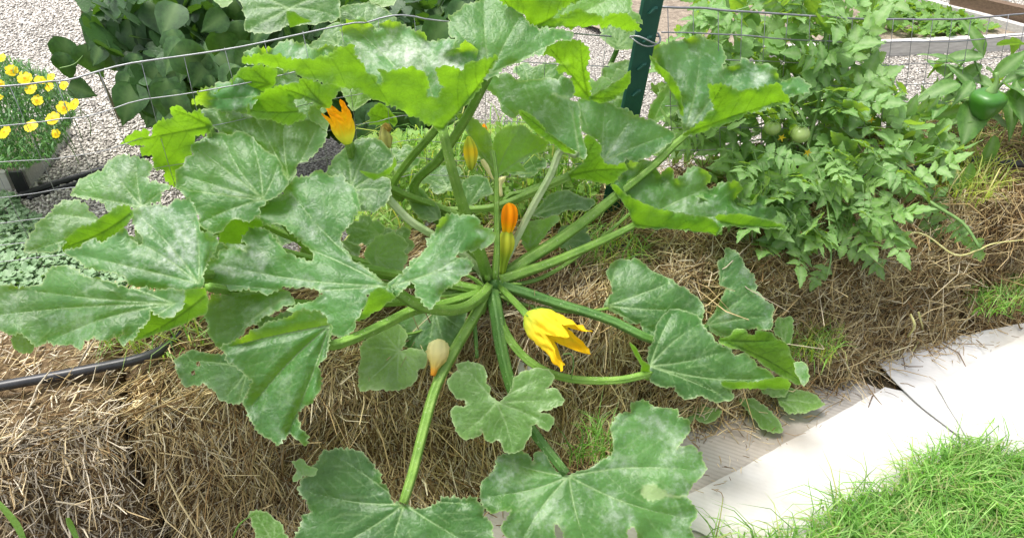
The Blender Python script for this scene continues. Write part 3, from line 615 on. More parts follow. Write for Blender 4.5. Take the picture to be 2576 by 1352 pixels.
leaf(zuc, 'leaf_pale', [up('N', '460,420 500,360 560,330 540,270 620,245 720,260 790,310 810,400 800,440 840,490 830,540 900,620 960,610 1060,490 1080,400 1180,330 1280,310 1370,320 1440,370 1420,430 1370,500 1470,500 1530,600 1490,650 1390,680 1300,695 1300,720 1400,740 1440,780 1410,850 1390,880 1310,835 1290,812 1230,840 1220,920 1180,970 1150,1050 1080,1090 990,1080 960,1000 900,960 860,990 800,960 790,890 740,860 760,920 700,942 620,962 560,930 510,820 480,700 520,670 630,660 600,590 530,560 470,480', (905, 622), 1.62, (0, -.55, .85), 47,
       tips=Q('N', '600,270 1400,360 1500,590 570,920 1060,1080 1400,830'), tooth=3.5)], 'light green deeply lobed leaf below the crown')
leaf(zuc, 'leaf_dull', [up('J', '240,1352 280,1270 300,1210 350,1190 310,1120 270,1050 300,980 370,970 360,890 420,830 480,810 580,800 660,830 700,890 760,940 790,1020 850,1120 920,1142 1000,1182 1080,1160 1170,1100 1250,1110 1340,1100 1390,1150 1410,1210 1450,1250 1470,1352 1440,1450 1200,1520 800,1540 300,1480', (922, 1142), 1.55, (0, -.4, .9), 48, tips=Q('J', '480,820 300,1060 400,1450 820,1530 1380,1140 1420,1440'), per=14)])
leaf(zuc, 'leaf', [up('K', '5,1080 20,1000 100,930 110,850 180,830 240,805 300,850 330,900 350,830 400,820 430,880 470,940 540,970 640,940 740,890 820,830 840,760 820,670 860,590 940,580 950,520 1010,505 1100,550 1220,555 1230,600 1290,620 1300,690 1240,760 1220,800 1310,780 1370,830 1390,920 1370,970 1310,1020 1280,1080 1180,1080 1080,1010 1010,1020 990,1080 1040,1120 1130,1110 1200,1092 1290,1110 1330,1160 1340,1220 1300,1290 1330,1352 1300,1450 1000,1500 980,1320 940,1270 900,1310 920,1400 700,1520 540,1450 530,1340 500,1270 460,1260 450,1310 470,1400 300,1450 170,1360 140,1280 190,1180 70,1190 20,1150', (552, 968), 1.65, (.05, -.3, .95), 49,
       tips=Q('K', '30,1100 130,860 1000,520 1370,930 1320,1240 700,1480 240,1400'), tooth=4.5)])
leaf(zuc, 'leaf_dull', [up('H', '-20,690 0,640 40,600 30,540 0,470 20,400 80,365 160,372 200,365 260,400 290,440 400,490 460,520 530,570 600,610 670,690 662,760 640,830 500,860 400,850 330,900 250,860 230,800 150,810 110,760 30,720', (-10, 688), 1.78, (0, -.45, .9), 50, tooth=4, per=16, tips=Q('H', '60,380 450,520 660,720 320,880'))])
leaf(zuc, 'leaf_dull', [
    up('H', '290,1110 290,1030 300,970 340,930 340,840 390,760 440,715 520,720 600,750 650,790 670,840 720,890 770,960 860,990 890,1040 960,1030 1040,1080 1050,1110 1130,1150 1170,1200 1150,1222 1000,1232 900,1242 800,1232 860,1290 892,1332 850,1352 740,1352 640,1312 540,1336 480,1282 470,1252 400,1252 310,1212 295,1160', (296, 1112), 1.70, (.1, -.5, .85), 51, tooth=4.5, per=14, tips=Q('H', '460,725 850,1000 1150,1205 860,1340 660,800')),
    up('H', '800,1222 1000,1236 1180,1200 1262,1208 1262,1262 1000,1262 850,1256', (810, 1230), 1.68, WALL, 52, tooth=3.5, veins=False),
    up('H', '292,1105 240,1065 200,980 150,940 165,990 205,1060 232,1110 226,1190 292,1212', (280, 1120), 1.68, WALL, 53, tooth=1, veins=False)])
leaf(zuc, 'leaf', [
    up('H', '830,285 880,300 930,340 960,420 1020,480 1042,560 1000,580 1060,600 1100,660 1162,690 1150,770 1140,852 1030,842 950,852 900,882 850,917 780,900 730,870 690,822 740,760 800,640 850,560 800,540 790,440 780,370 830,340', (692, 830), 1.88, (-.1, -.7, .7), 54, tooth=4.5, tips=Q('H', '840,300 1030,560 1150,760 850,900')),
    up('H', '780,932 850,912 900,862 970,862 980,902 1040,902 1060,862 1130,880 1200,930 1260,970 1290,1050 1340,1140 1372,1222 1340,1232 1250,1190 1150,1130 1050,1050 950,1000 850,970', (785, 930), 1.86, (0, -.9, .1), 55, tooth=3.5),
    up('H', '1310,1090 1360,1080 1400,1120 1412,1180 1380,1240 1350,1200', (1330, 1120), 1.87, UP, 56, tooth=3.5, veins=False)])
leaf(zuc, 'leaf_dull', [up('G', '830,390 900,300 960,240 1060,220 1150,260 1230,280 1252,300 1200,350 1080,340 1000,372 900,400', (850, 380), 1.86, (0, -.5, .85), 57, tooth=3.5)])
leaf(zuc, 'leaf_dull', [up('G', '320,200 360,140 430,110 490,130 520,190 540,230 470,250 400,310 360,350 330,280', (360, 340), 1.86, (0, -.6, .8), 58, tooth=3.5)])
leaf(zuc, 'leaf_young', [up('G', '720,510 800,430 900,420 1000,390 1012,420 950,480 880,560 850,600 790,642 750,580', (800, 620), 1.83, (0, -.9, .2), 59, tooth=3)], 'bright young leaf standing by the flower bud')
leaf(zuc, 'leaf_dull', [up('C', '60,800 150,820 240,880 290,950 320,1100 330,1200 250,1150 200,1050 150,950 90,870', (320, 1180), 1.80, (.2, -.9, .2), 60, tooth=3)])
leaf(zuc, 'leaf_young', [up('C', '320,1050 330,960 400,900 520,880 600,950 700,1000 670,1070 600,1080 500,1150 550,1200 400,1210 340,1260 330,1150', (335, 1240), 1.84, (0, -.9, .2), 61, tooth=3)])
leaf(zuc, 'leaf_dull', [up('F', '1510,210 1560,190 1620,220 1680,280 1720,330 1740,400 1680,430 1600,400 1550,330', (1730, 410), 1.82, (0, -.6, .8), 62, tooth=3.5)])
leaf(zuc, 'leaf_young', [up('S', '900,470 960,400 1050,330 1120,350 1200,430 1290,520 1310,600 1270,640 1220,600 1100,610 920,632 930,550', (1290, 600), 1.80, WALL, 63, tooth=3)])
leaf(zuc, 'leaf', [up('S', '70,460 120,370 200,420 280,500 330,620 310,690 230,640 140,580', (300, 670), 1.63, (0, -.7, .7), 64, tooth=3.5)])
leaf(zuc, 'leaf_pale', [up('S', '520,110 640,100 780,130 960,230 850,300 760,390 690,420 640,320 580,230', (700, 420), 1.70, (0, -.7, .7), 65, tooth=3.5)])

GEN = [(0, .10), (.20, .02), (.42, .10), (.52, .34), (.44, .50), (.66, .66), (.58, .92), (.34, .88), (.22, 1.06), (.0, 1.18), (-.24, 1.05), (-.32, .86), (-.58, .90), (-.66, .64), (-.44, .48), (-.52, .30), (-.40, .08), (-.18, .0)]
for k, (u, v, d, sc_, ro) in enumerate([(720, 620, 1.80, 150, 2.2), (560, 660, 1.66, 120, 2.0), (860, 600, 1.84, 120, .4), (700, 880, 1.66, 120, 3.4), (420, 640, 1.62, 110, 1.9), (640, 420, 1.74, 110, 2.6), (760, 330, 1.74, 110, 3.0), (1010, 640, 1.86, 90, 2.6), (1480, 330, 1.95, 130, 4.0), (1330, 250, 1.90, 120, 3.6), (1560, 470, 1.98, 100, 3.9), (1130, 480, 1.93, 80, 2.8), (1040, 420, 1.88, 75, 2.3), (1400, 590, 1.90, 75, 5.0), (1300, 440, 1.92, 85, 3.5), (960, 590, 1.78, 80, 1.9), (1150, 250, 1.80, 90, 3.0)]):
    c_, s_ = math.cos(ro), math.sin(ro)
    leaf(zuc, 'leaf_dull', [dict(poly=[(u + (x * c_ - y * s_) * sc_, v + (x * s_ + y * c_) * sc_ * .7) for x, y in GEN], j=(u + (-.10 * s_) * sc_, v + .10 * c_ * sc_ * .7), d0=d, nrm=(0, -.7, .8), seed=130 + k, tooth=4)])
# -- leaf stalks: (points in the picture, distance), half-width in metres
def stalk(pts, r0, r1, mat='petiole', name='petiole', n=22, ribs=.15, parent=None):
    P = [at(u, v, d) for u, v, d in pts]; k = len(P)
    o = tube(name, P, [(r0 + (r1 - r0) * i / (k - 1)) * .86 for i in range(k)], M[mat], parent or zuc, n=n, sides=20, ribs=ribs, nr=5)
    rnd = random.Random(int(pts[0][0] * 7 + pts[-1][1])); wt = [rnd.random() for _ in range(20)]
    nv = len(o.data.vertices); a_ = o.data.attributes.new('vein', 'FLOAT', 'POINT'); a_.data.foreach_set('value', np.array([wt[i % 20] * (.6 + .4 * math.sin(i * .13)) for i in range(nv)], dtype=np.float32))
    return o
stalk([(1228, 700, 1.79), (1195, 600, 1.70), (1165, 520, 1.65), (1138, 430, 1.59), (1113, 326, 1.545)], .0145, .0095)
stalk([(1225, 690, 1.81), (1150, 600, 1.86), (1040, 480, 1.82), (1105, 400, 1.74), (1170, 300, 1.66), (1232, 182, 1.61)], .012, .010)
stalk([(1010, 500, 1.84), (985, 470, 1.80), (1030, 400, 1.76), (1092, 330, 1.70), (1130, 270, 1.66)], .010, .009)
stalk([(1230, 690, 1.80), (1130, 560, 1.84), (1085, 532, 1.84), (1165, 528, 1.84), (1250, 520, 1.83), (1350, 480, 1.81), (1432, 444, 1.79)], .007, .011)
stalk([(1240, 690, 1.82), (1265, 512, 1.84), (1320, 480, 1.84), (1400, 450, 1.84), (1500, 405, 1.84)], .006, .006)
stalk([(1248, 700, 1.79), (1290, 620, 1.79), (1335, 530, 1.77), (1385, 440, 1.74), (1412, 378, 1.72), (1450, 390, 1.70)], .009, .009, 'petiole_pale')
stalk([(1262, 698, 1.80), (1330, 650, 1.81), (1400, 607, 1.83), (1480, 548, 1.85), (1555, 488, 1.87), (1645, 415, 1.87), (1690, 370, 1.865), (1726, 340, 1.86)], .017, .008)
stalk([(1258, 704, 1.78), (1320, 683, 1.79), (1400, 655, 1.81), (1530, 598, 1.835), (1598, 564, 1.845)], .015, .008)
stalk([(1262, 720, 1.80), (1350, 703, 1.82), (1430, 660, 1.85), (1510, 600, 1.87), (1592, 530, 1.88)], .006, .004)
stalk([(1255, 715, 1.78), (1320, 735, 1.77), (1400, 762, 1.77), (1530, 802, 1.76), (1650, 856, 1.76), (1740, 850, 1.84), (1776, 822, 1.88)], .014, .009, 'petiole_dark')
stalk([(1262, 740, 1.80), (1320, 766, 1.79), (1420, 782, 1.775), (1480, 782, 1.775), (1530, 775, 1.78)], .005, .004)
stalk([(1245, 735, 1.76), (1268, 830, 1.71), (1330, 908, 1.69), (1420, 950, 1.68), (1540, 957, 1.68), (1614, 944, 1.685), (1635, 938, 1.70)], .010, .0085)
stalk([(1238, 735, 1.76), (1250, 800, 1.72), (1262, 880, 1.70), (1290, 985, 1.69), (1335, 1075, 1.675), (1424, 1190, 1.652)], .017, .010, 'petiole_dark')
stalk([(1225, 735, 1.76), (1190, 800, 1.70), (1140, 885, 1.65), (1095, 975, 1.62), (1065, 1080, 1.59), (1040, 1180, 1.57), (1014, 1264, 1.552)], .013, .010)
stalk([(1228, 722, 1.75), (1205, 748, 1.71), (1160, 776, 1.66), (1100, 780, 1.60), (1040, 762, 1.55), (982, 719, 1.525)], .013, .011)
stalk([(1215, 735, 1.74), (1120, 765, 1.68), (1040, 780, 1.60), (960, 818, 1.54), (890, 850, 1.50), (828, 868, 1.47), (822, 840, 1.46)], .012, .010)
stalk([(1220, 690, 1.80), (1150, 630, 1.75), (1085, 590, 1.70), (1030, 555, 1.67), (978, 502, 1.64)], .010, .009, 'petiole_pale')
stalk([(1246, 700, 1.74), (1250, 620, 1.72), (1249, 540, 1.71), (1248, 445, 1.70), (1240, 380, 1.72)], .0075, .0055)
stalk([(1210, 730, 1.74), (1000, 690, 1.72), (800, 640, 1.68), (661, 500, 1.585)], .011, .009)
stalk([(1205, 735, 1.74), (980, 760, 1.76), (760, 765, 1.72), (600, 735, 1.60), (525, 722, 1.40)], .012, .009)
stalk([(1205, 735, 1.75), (900, 700, 1.78), (620, 690, 1.66), (495, 690, 1.46)], .011, .009)
stalk([(1205, 730, 1.76), (900, 680, 1.76), (560, 590, 1.64), (358, 520, 1.54)], .010, .008)
stalk([(1205, 728, 1.76), (850, 640, 1.78), (560, 500, 1.70), (528, 320, 1.575)], .010, .008)
stalk([(1190, 760, 1.78), (1195, 830, 1.74), (1200, 900, 1.73)], .006, .004, 'petiole_dark')
stalk([(1222, 690, 1.80), (1180, 560, 1.84), (1000, 480, 1.80), (905, 420, 1.72), (880, 360, 1.62)], .010, .008)
stalk([(1080, 800, 1.72), (1060, 830, 1.70), (1010, 842, 1.68), (1000, 838, 1.665)], .004, .003)
# crown: the short scarred stem they all rise from, with stubs
tube('stem', [CROWN + Vector((.01, .03, -.07)), CROWN + Vector((0, 0, 0)), at(1236, 700, 1.79)], [.030, .027, .012], M['petiole_dark'], zuc, n=8, sides=16, ribs=.12, nr=5)
for (u, v, d, u2, v2, d2) in [(1216, 722, 1.76, 1170, 690, 1.74), (1228, 705, 1.77, 1205, 640, 1.76), (1250, 690, 1.79, 1262, 600, 1.80), (1222, 735, 1.75, 1182, 752, 1.72), (1250, 740, 1.76, 1300, 770, 1.74), (1232, 742, 1.75, 1215, 790, 1.75)]:
    stalk([(u, v, d), ((u + u2) / 2, (v + v2) / 2 - 4, (d + d2) / 2), (u2, v2, d2)], .007, .003, 'petiole', 'leaf_stub', 8)

rc = random.Random(5)
for i in range(16):
    a_ = rc.uniform(0, 6.28); u, v, d = 1240 + 26 * math.cos(a_), 722 + 16 * math.sin(a_), 1.775 - .02 * math.sin(a_); L = rc.uniform(20, 60)
    stalk([(u, v, d), (u + L * .6 * math.cos(a_), v + L * .4 * math.sin(a_) - 14, d), (u + L * math.cos(a_) + rc.uniform(-10, 10), v + L * .6 * math.sin(a_) - rc.uniform(-12, 30), d - .01)], rc.uniform(.003, .006), .0015, rc.choice(['petiole', 'petiole_dark', 'petiole_pale']), 'leaf_stub', 8)
# -- flowers and buds
def flower_part(root, mat, name, code, txt, j, d, n, seed, **kw):
    kw = dict(dict(wave=.003, ruf=.003, quilt=.0015, tooth=1.0, step=3.5, grid=4, bulge=.006, veins=False), **kw)
    v, f, a_, b_ = blade(poly=Q(code, txt), j=T(code, [j])[0], d0=d, nrm=n, seed=seed, **kw)
    return put(name, mesh(name, v, f), M[mat], root)
def sub_empty(name, parent, loc, label):
    o = bpy.data.objects.new(name, None); C.objects.link(o); o.parent = parent; o.location = loc - parent.location; o['label'] = label; return o
def loft(name, parent, pts, rad, cols, sides=24, ribs=.08, nr=5, twist=0.0, n=18, flat=1.0, rough=0.0, seed=1, cvar=.25):
    pr = spline([tuple(p) + (r,) + tuple(c_) for p, r, c_ in zip(pts, rad, cols)], n)
    V, Fc = tube_geo([p[:3] for p in pr], [max(p[3], .0006) for p in pr], sides=sides, flat=flat)
    C3 = []; V2 = []
    for i in range(n):
        c_ = Vector(pr[i][:3])
        for k in range(sides):
            th = 2 * math.pi * k / sides; w = 1 + ribs * math.cos(nr * th + twist * i / n) + rough * noise.noise(Vector((k * .9, i * .7, seed)))
            V2.append(c_ + (V[i * sides + k] - c_) * w); C3.append([max(0, x * (1 + cvar * math.cos(nr * th + twist * i / n))) for x in pr[i][4:7]])
    me = mesh(name, V2, Fc); a_ = me.color_attributes.new('col', 'FLOAT_COLOR', 'POINT'); a_.data.foreach_set('color', np.array([c_ + [1] for c_ in C3], dtype=np.float32).ravel())
    return put(name, me, M['corolla'], parent)
def corolla(parent, base, tip, rad, cols, lobe=.45, flare=(0, 0, 0), nl=5, phase=0.0, seed=1, reach=None):
    """a fused trumpet of pointed lobes: rad = radii along it, cols = petal colours along it"""
    ax_ = tip - base; L = ax_.length; ax_.normalize(); x_ = ax_.cross(Vector((.1, .2, 1))).normalized(); y_ = ax_.cross(x_); NT, NS = 22, 80; V = []; C3 = []; nr_ = len(rad) - 1
    for i in range(NT):
        for k in range(NS):
            th = 2 * math.pi * k / NS; ph = (nl * th / (2 * math.pi) + phase) % 1.0; g = abs(ph - .5) * 2; li = int((nl * th / (2 * math.pi) + phase) // 1) % nl
            ln = (1 - lobe * g ** 1.25) * (reach[li] if reach else 1.0); t = i / (NT - 1) * ln
            q = min(t, .999) * nr_; j_ = int(q); f = q - j_; r_ = rad[j_] * (1 - f) + rad[j_ + 1] * f
            r_ *= 1 + .10 * math.cos(2 * math.pi * (ph - .5)) * min(1, t * 2) + .05 * noise.noise(Vector((th * 2.5, t * 6, seed)))
            cr = (.012 if lobe > .4 else .005) * noise.noise(Vector((math.cos(th) * 5, math.sin(th) * 5, t * 9 + seed))) * t
            th2 = th - (ph - .5) * (2 * math.pi / nl) * .35 * max(0, t - .5)          # lobes curl in along their edges
            p = base + ax_ * (L * t) + (x_ * math.cos(th2) + y_ * math.sin(th2)) * (r_ + cr) + Vector(flare) * max(0, t - .45) ** 2
            V.append(p); q = min(t, .999) * (len(cols) - 1); j_ = int(q); f = q - j_; c_ = [cols[j_][m] * (1 - f) + cols[j_ + 1][m] * f for m in range(3)]
            rib = max(0, 1 - abs(ph - .5) * 9) * .5 + max(0, 1 - abs(abs(ph - .5) - .25) * 14) * .22; gcol = (.48, .56, .05); rib *= max(0, 1 - t) ** .6
            C3.append([c_[m] * (1 - rib) + gcol[m] * rib for m in range(3)] + [1])
    Fc = [(i * NS + k, i * NS + (k + 1) % NS, (i + 1) * NS + (k + 1) % NS, (i + 1) * NS + k) for i in range(NT - 1) for k in range(NS)] + [tuple(range(NS))[::-1]]
    me = mesh('petals', V, Fc); a_ = me.color_attributes.new('col', 'FLOAT_COLOR', 'POINT'); a_.data.foreach_set('color', np.array(C3, dtype=np.float32).ravel())
    return put('petals', me, M['corolla'], parent)
M['corolla'] = attr_mat('squash petal', .7, .15, .42, (1.25, 1.2, .8))
YB, YM, YO, OR, GB = (.56, .60, .06), (.82, .61, .03), (.88, .54, .01), (.90, .36, .004), (.30, .42, .04)
fl = sub_empty('flower', zuc, at(1330, 790, 1.66), 'open yellow trumpet flower pointing down over the straw')
stalk([(1258, 722, 1.77), (1290, 755, 1.70), (1328, 796, 1.645)], .007, .009, 'petiole', 'flower_stalk', 12, parent=fl)
base, tip = at(1326, 792, 1.645), at(1452, 884, 1.585)
corolla(fl, base, tip, [.012, .028, .035, .037, .037, .038, .041, .044, .046], [(.42, .52, .05), YB, YM, YM, YO, YO], .42, (.020, -.03, -.01), phase=.30, reach=[1.0, .86, 1.0, .95, .85])
for k in range(5):
    a_ = k * 1.257 + .4; dl = (tip - base).normalized(); x_ = dl.cross(Vector((0, 0, 1))).normalized(); y_ = dl.cross(x_); o_ = x_ * math.cos(a_) + y_ * math.sin(a_)
    tube('sepal', [base + o_ * .009, base + o_ * .024 + dl * .012, base + o_ * .032 + dl * .035], [.0016, .0013, .0004], M['petiole'], fl, n=7, sides=5)
f2 = sub_empty('flower', zuc, at(868, 350, 1.61), 'orange flower standing upright among the upper leaves')
corolla(f2, at(874, 360, 1.60), at(848, 258, 1.56), [.009, .016, .021, .022, .022, .024, .026, .026], [GB, YB, (.75, .55, .02), (.88, .48, .01), OR, OR], .34, (-.05, -.02, .0), phase=.1, seed=4, reach=[1.05, .85, .95, .85, 1.0])
stalk([(905, 440, 1.70), (885, 400, 1.65), (874, 360, 1.602)], .006, .008, 'petiole', 'flower_stalk', 8, parent=f2)

def bud(label, spine, rad, cols, twist=2.0, name='flower_bud', **kw):
    r_ = sub_empty(name, zuc, at(*spine[0]), label); loft('petals', r_, [at(*p) for p in spine], rad, cols, twist=twist, **kw); return r_
bud('orange closed bud standing over the crown', [(1274, 588, 1.765), (1276, 575, 1.76), (1279, 555, 1.757), (1281, 533, 1.755), (1280, 518, 1.755), (1279, 511, 1.756)], [.010, .0125, .0165, .0165, .0115, .003], [YB, YO, OR, OR, OR, YO], ribs=.13)
bud('pale green bud with leafy sepals under the orange bud', [(1262, 690, 1.785), (1268, 650, 1.775), (1272, 620, 1.765), (1273, 598, 1.762), (1276, 580, 1.762)], [.006, .010, .0165, .0165, .009], [GB, GB, YB, YB, GB], .6, ribs=.12)
bud('green and yellow closed bud under the funnel leaf', [(1185, 425, 1.71), (1184, 408, 1.70), (1182, 385, 1.70), (1180, 362, 1.70), (1178, 343, 1.70)], [.005, .011, .0145, .011, .003], [GB, YB, YM, YB, YB], .8, ribs=.14)
bud('drooping tan bud beside the wire mesh', [(975, 372, 1.68), (970, 350, 1.68), (967, 332, 1.68), (972, 319, 1.68), (979, 326, 1.67)], [.007, .013, .010, .008, .005], [(.50, .48, .18)] * 3 + [(.45, .32, .08)] * 2, .8, ribs=.14, rough=.25)
bud('small orange tipped bud behind the stalks', [(1216, 352, 1.84), (1216, 335, 1.84), (1217, 322, 1.84), (1217, 312, 1.84)], [.005, .008, .007, .002], [GB, YB, OR, OR], 1.0, ribs=.12)
bud('pale withered flower twisted shut above the straw', [(1103, 858, 1.635), (1103, 864, 1.63), (1102, 880, 1.625), (1099, 900, 1.62), (1094, 920, 1.615), (1091, 932, 1.612), (1088, 944, 1.61)], [.006, .018, .0225, .0195, .010, .0065, .005], [(.62, .60, .26), (.70, .68, .36), (.70, .66, .34), (.62, .56, .24), (.55, .44, .12), (.60, .32, .04), (.55, .24, .02)], 1.2, name='withered_flower', ribs=.06, nr=9, flat=.7, rough=.30, n=24, cvar=.06)
# young pale fruit-like slivers by the thin upright stalk
flower_part(zuc, 'petal_wilt', 'dried_sepal', 'T', '158,60 190,50 235,110 290,250 262,240 200,150 170,110', (280, 240), 1.69, (0, -.9, .2), 81)
flower_part(zuc, 'petal_wilt', 'dried_sepal', 'T', '335,230 405,215 395,260 365,300 375,400 345,415 335,320', (355, 405), 1.69, (0, -.9, .2), 82)
def tendril(pts, r=.0016, mat='stem', parent=None):
    return tube('tendril', [at(*p) for p in pts], [r] * (len(pts) - 1) + [r * .5], M[mat], parent or zuc, n=18, sides=6)
tendril([(1416, 890, 1.60), (1436, 890, 1.61), (1442, 915, 1.63), (1436, 950, 1.67)])
tendril([(1196, 792, 1.72), (1192, 760, 1.73), (1205, 745, 1.74)])

# ------------------------------------------------------------------ pipe, post, wire mesh
def fence_pt(u, v, n=.345):            # where a line of sight meets the upright plane of the mesh
    x, y = (u - CX) / F, (CY - v) / F; ray = Vector((x, CP + y * SP, -SP + y * CP)); o_ = row(0, n, 0)
    t = RN.dot(o_ - Vector((0, 0, CAM_H))) / RN.dot(ray); return Vector((0, 0, CAM_H)) + ray * t
hp = [atz(-150, 1000, BH + .03), atz(0, 970, BH + .032), atz(200, 933, BH + .03), atz(400, 884, BH + .03), row(.10, .30, BH - .01), row(.30, .30, BH - .04), row(.95, .22, BH - .03), row(1.6, .2, BH + .03), atz(2430, 405, BH + .03), atz(2575, 412, BH + .03), atz(2900, 380, BH + .03)]
tag(tube('drip_pipe', hp, .0105, M['hose'], None, n=70, sides=12), 'black plastic drip pipe lying along the tops of the bales', 'pipe')
tag(tube('edging_pipe', [atz(40, 498, .012), atz(130, 466, .012), atz(250, 430, .012), atz(330, 404, .012), atz(420, 380, .012), atz(620, 330, .012)], .014, M['hose'], None, n=24, sides=10), 'thick black pipe lying across the gravel beside the clover', 'pipe')
tag(tube('edging_pipe', [atz(70, 500, .010), atz(140, 476, .010), atz(210, 456, .010), atz(262, 426, .010)], .009, M['hose'], None, n=16, sides=8), 'short thin black pipe end lying against the thicker one', 'pipe')

pb, pt = at(1527, 575, 2.14), at(1660, -90, 1.735); pb = pb + (pb - pt) * (pb.z / (pt.z - pb.z))
post = empty('fence_post', pb, 'dark green studded metal fence post leaning behind the courgette', 'fence post')
ax = (pt - pb).normalized(); fx = Vector((.97, .22, 0)); fx = (fx - ax * fx.dot(ax)).normalized(); fy = ax.cross(fx)
def extr(name, prof, l0, l1, mat, parent):
    n_ = len(prof); V = [pb + ax * l + fx * x + fy * y for l in (l0, l1) for x, y in prof]
    Fc = [(i, (i + 1) % n_, n_ + (i + 1) % n_, n_ + i) for i in range(n_)] + [tuple(range(n_))[::-1], tuple(range(n_, 2 * n_))]
    return put(name, mesh(name, V, Fc, False), mat, parent)
PL = (pt - pb).length
extr('flange', [(-.026, 0), (-.022, -.004), (.022, -.004), (.026, 0), (.026, .004), (-.026, .004)], 0, PL, M['post'], post)
extr('web', [(-.003, .0045), (.003, .0045), (.0025, .032), (-.0025, .032)], 0, PL, M['post'], post)
for i in range(15):
    l = .30 + i * .066; c_ = pb + ax * l - fy * (-.003)
    sg = -1 if fy.y < 0 else 1
    face = fy * (-sg) * .004
    V = [pb + ax * (l + a_) + fx * (x + .1 * a_ * 6) - fy * sg * h for a_, x, h in ((-.010, -.004, .003), (-.010, .004, .003), (.008, .011, .003), (.008, .001, .003), (-.007, -.003, .012), (-.007, .003, .012), (.004, .008, .011), (.004, .002, .011))]
    put('stud', mesh('stud', V, [(0, 1, 5, 4), (1, 2, 6, 5), (2, 3, 7, 6), (3, 0, 4, 7), (4, 5, 6, 7)], False), M['post'], post)
k_ = Vector(fence_pt(1622, 96, .33)); l = (k_ - pb).dot(ax); cc = pb + ax * l
tube('tie_wire', [cc + fx * (.036 * math.cos(a_)) + fy * (.026 * math.sin(a_)) + ax * (.008 * math.sin(a_ * 2)) for a_ in np.linspace(0, 6.28, 20)], .0022, M['wire'], post, sides=6)
tube('tie_wire', [cc + fx * (.036 * math.cos(a_)) + fy * (.027 * math.sin(a_)) + ax * (.006 * math.cos(a_ * 2) - .006) for a_ in np.linspace(0, 6.28, 20)], .0018, M['wire'], post, sides=6)

def mesh_panel(top_px, drops, spacing, mat, label, n, z_low, r=.0013, lean=0.0, jit=.004):
    top = spline([tuple(fence_pt(u, v, n)) for u, v in top_px], 60); top = [Vector(p) for p in top]
    root = empty('wire_fence', Vector((top[30].x, top[30].y, .42)), label, 'wire fence'); rnd = random.Random(len(label))
    ln = RN * lean + RD * (-lean)
    for i, dz in enumerate(drops):
        P = [p + Vector((0, 0, -dz)) - ln * dz + Vector((0, rnd.uniform(-jit, jit), rnd.uniform(-jit, jit) * .4)) for p in top[::3]]
        tube('wire', P, r * (2.0 if i == 0 else 1.3 if i == 1 else .85), mat, root, n=44, sides=5)
    acc = 0.0; nxt = .02
    for a_, b_ in zip(top, top[1:]):
        L = (b_ - a_).length
        while nxt < acc + L:
            p = a_.lerp(b_, (nxt - acc) / L); q = p + Vector((rnd.uniform(-.006, .006), rnd.uniform(-.006, .006), -drops[-1])) - ln * drops[-1]
            m1 = p.lerp(q, .5) + Vector((rnd.uniform(-.005, .005), rnd.uniform(-.005, .005), 0))
            tube('wire', [p + Vector((0, 0, .002)), m1, q], r * .8, mat, root, n=6, sides=4); nxt += spacing
        acc += L
    return root
mesh_panel([(-260, 236), (0, 218), (125, 207), (196, 196), (321, 161), (478, 139), (644, 107), (860, 61), (924, 57), (988, 39), (1052, 43), (1124, 54), (1434, 82), (1605, 94)],
           [0, .075, .15, .22, .28, .33, .37], .075, M['wire'], 'galvanised wire mesh with a wavy top wire left of the green post', .345, .5, .0009)
mesh_panel([(1660, 17), (1838, 26), (2050, 42), (2262, 51), (2416, 48), (2575, 36), (2760, 30)], [0, .06, .12, .18, .24, .30, .36], .07, M['wire_dark'],
           'dark wire mesh behind the tomato and pepper plants', .36, .45, .0014, .12)

# ------------------------------------------------------------------ cardboard on the ground
def card(pp, z0, mat, label, lift=None, seed=1, th=.003, warp=.006):
    poly = [atz(u, v, z0) for u, v in pp]; P2 = [(p.x, p.y) for p in poly]
    out = []
    for i in range(len(P2)):
        a_, b_ = np.array(P2[i]), np.array(P2[(i + 1) % len(P2)]); m = max(1, int(np.linalg.norm(b_ - a_) / .03))
        for k in range(m): out.append(a_ + (b_ - a_) * (k / m) + np.array([math.sin(k * 1.7 + i), math.cos(k * 2.3)]) * .0012)
    A_ = np.array(out); lo, hi = A_.min(0), A_.max(0); gx, gy = np.meshgrid(np.arange(lo[0], hi[0], .03), np.arange(lo[1], hi[1], .03)); G_ = np.stack([gx.ravel(), gy.ravel()], 1)
    G_ = G_[in_poly(G_, A_)]; G_ = G_[edge_dist(G_, A_) > .012]; n0 = len(A_)
    rv, re, rf, *_ = delaunay_2d_cdt([Vector(p) for p in A_] + [Vector(p) for p in G_], [(i - 1 if i else n0 - 1, i) for i in range(n0)], [list(range(n0))], 1, 1e-6)
    V = []
    for p in rv:
        z = z0 + warp * (noise.noise(Vector((p.x * 4, p.y * 4, seed))) + .6) + warp * .35 * noise.noise(Vector((p.x * 13, p.y * 13, seed)))
        if lift:
            (lx, ly), lr, lh = lift; r_ = math.hypot(p.x - lx, p.y - ly); z += lh * max(0, 1 - r_ / lr) ** 2
        V.append((p.x, p.y, max(z, z0)))
    n_ = len(V); Fc = [tuple(f) for f in rf]; cnt = {}
    for f in rf:
        for i in range(len(f)):
            e = (f[i - 1], f[i]); cnt[tuple(sorted(e))] = None if tuple(sorted(e)) in cnt else e
    V2 = V + [(x, y, z - th) for x, y, z in V]; Fc += [tuple(i + n_ for i in f[::-1]) for f in rf] + [(e[1], e[0], e[0] + n_, e[1] + n_) for e in cnt.values() if e]
    o = put('cardboard_sheet', mesh('cardboard_sheet', V2, Fc, False), mat)
    return tag(o, label, 'cardboard', 'flattened cardboard laid along the bales')
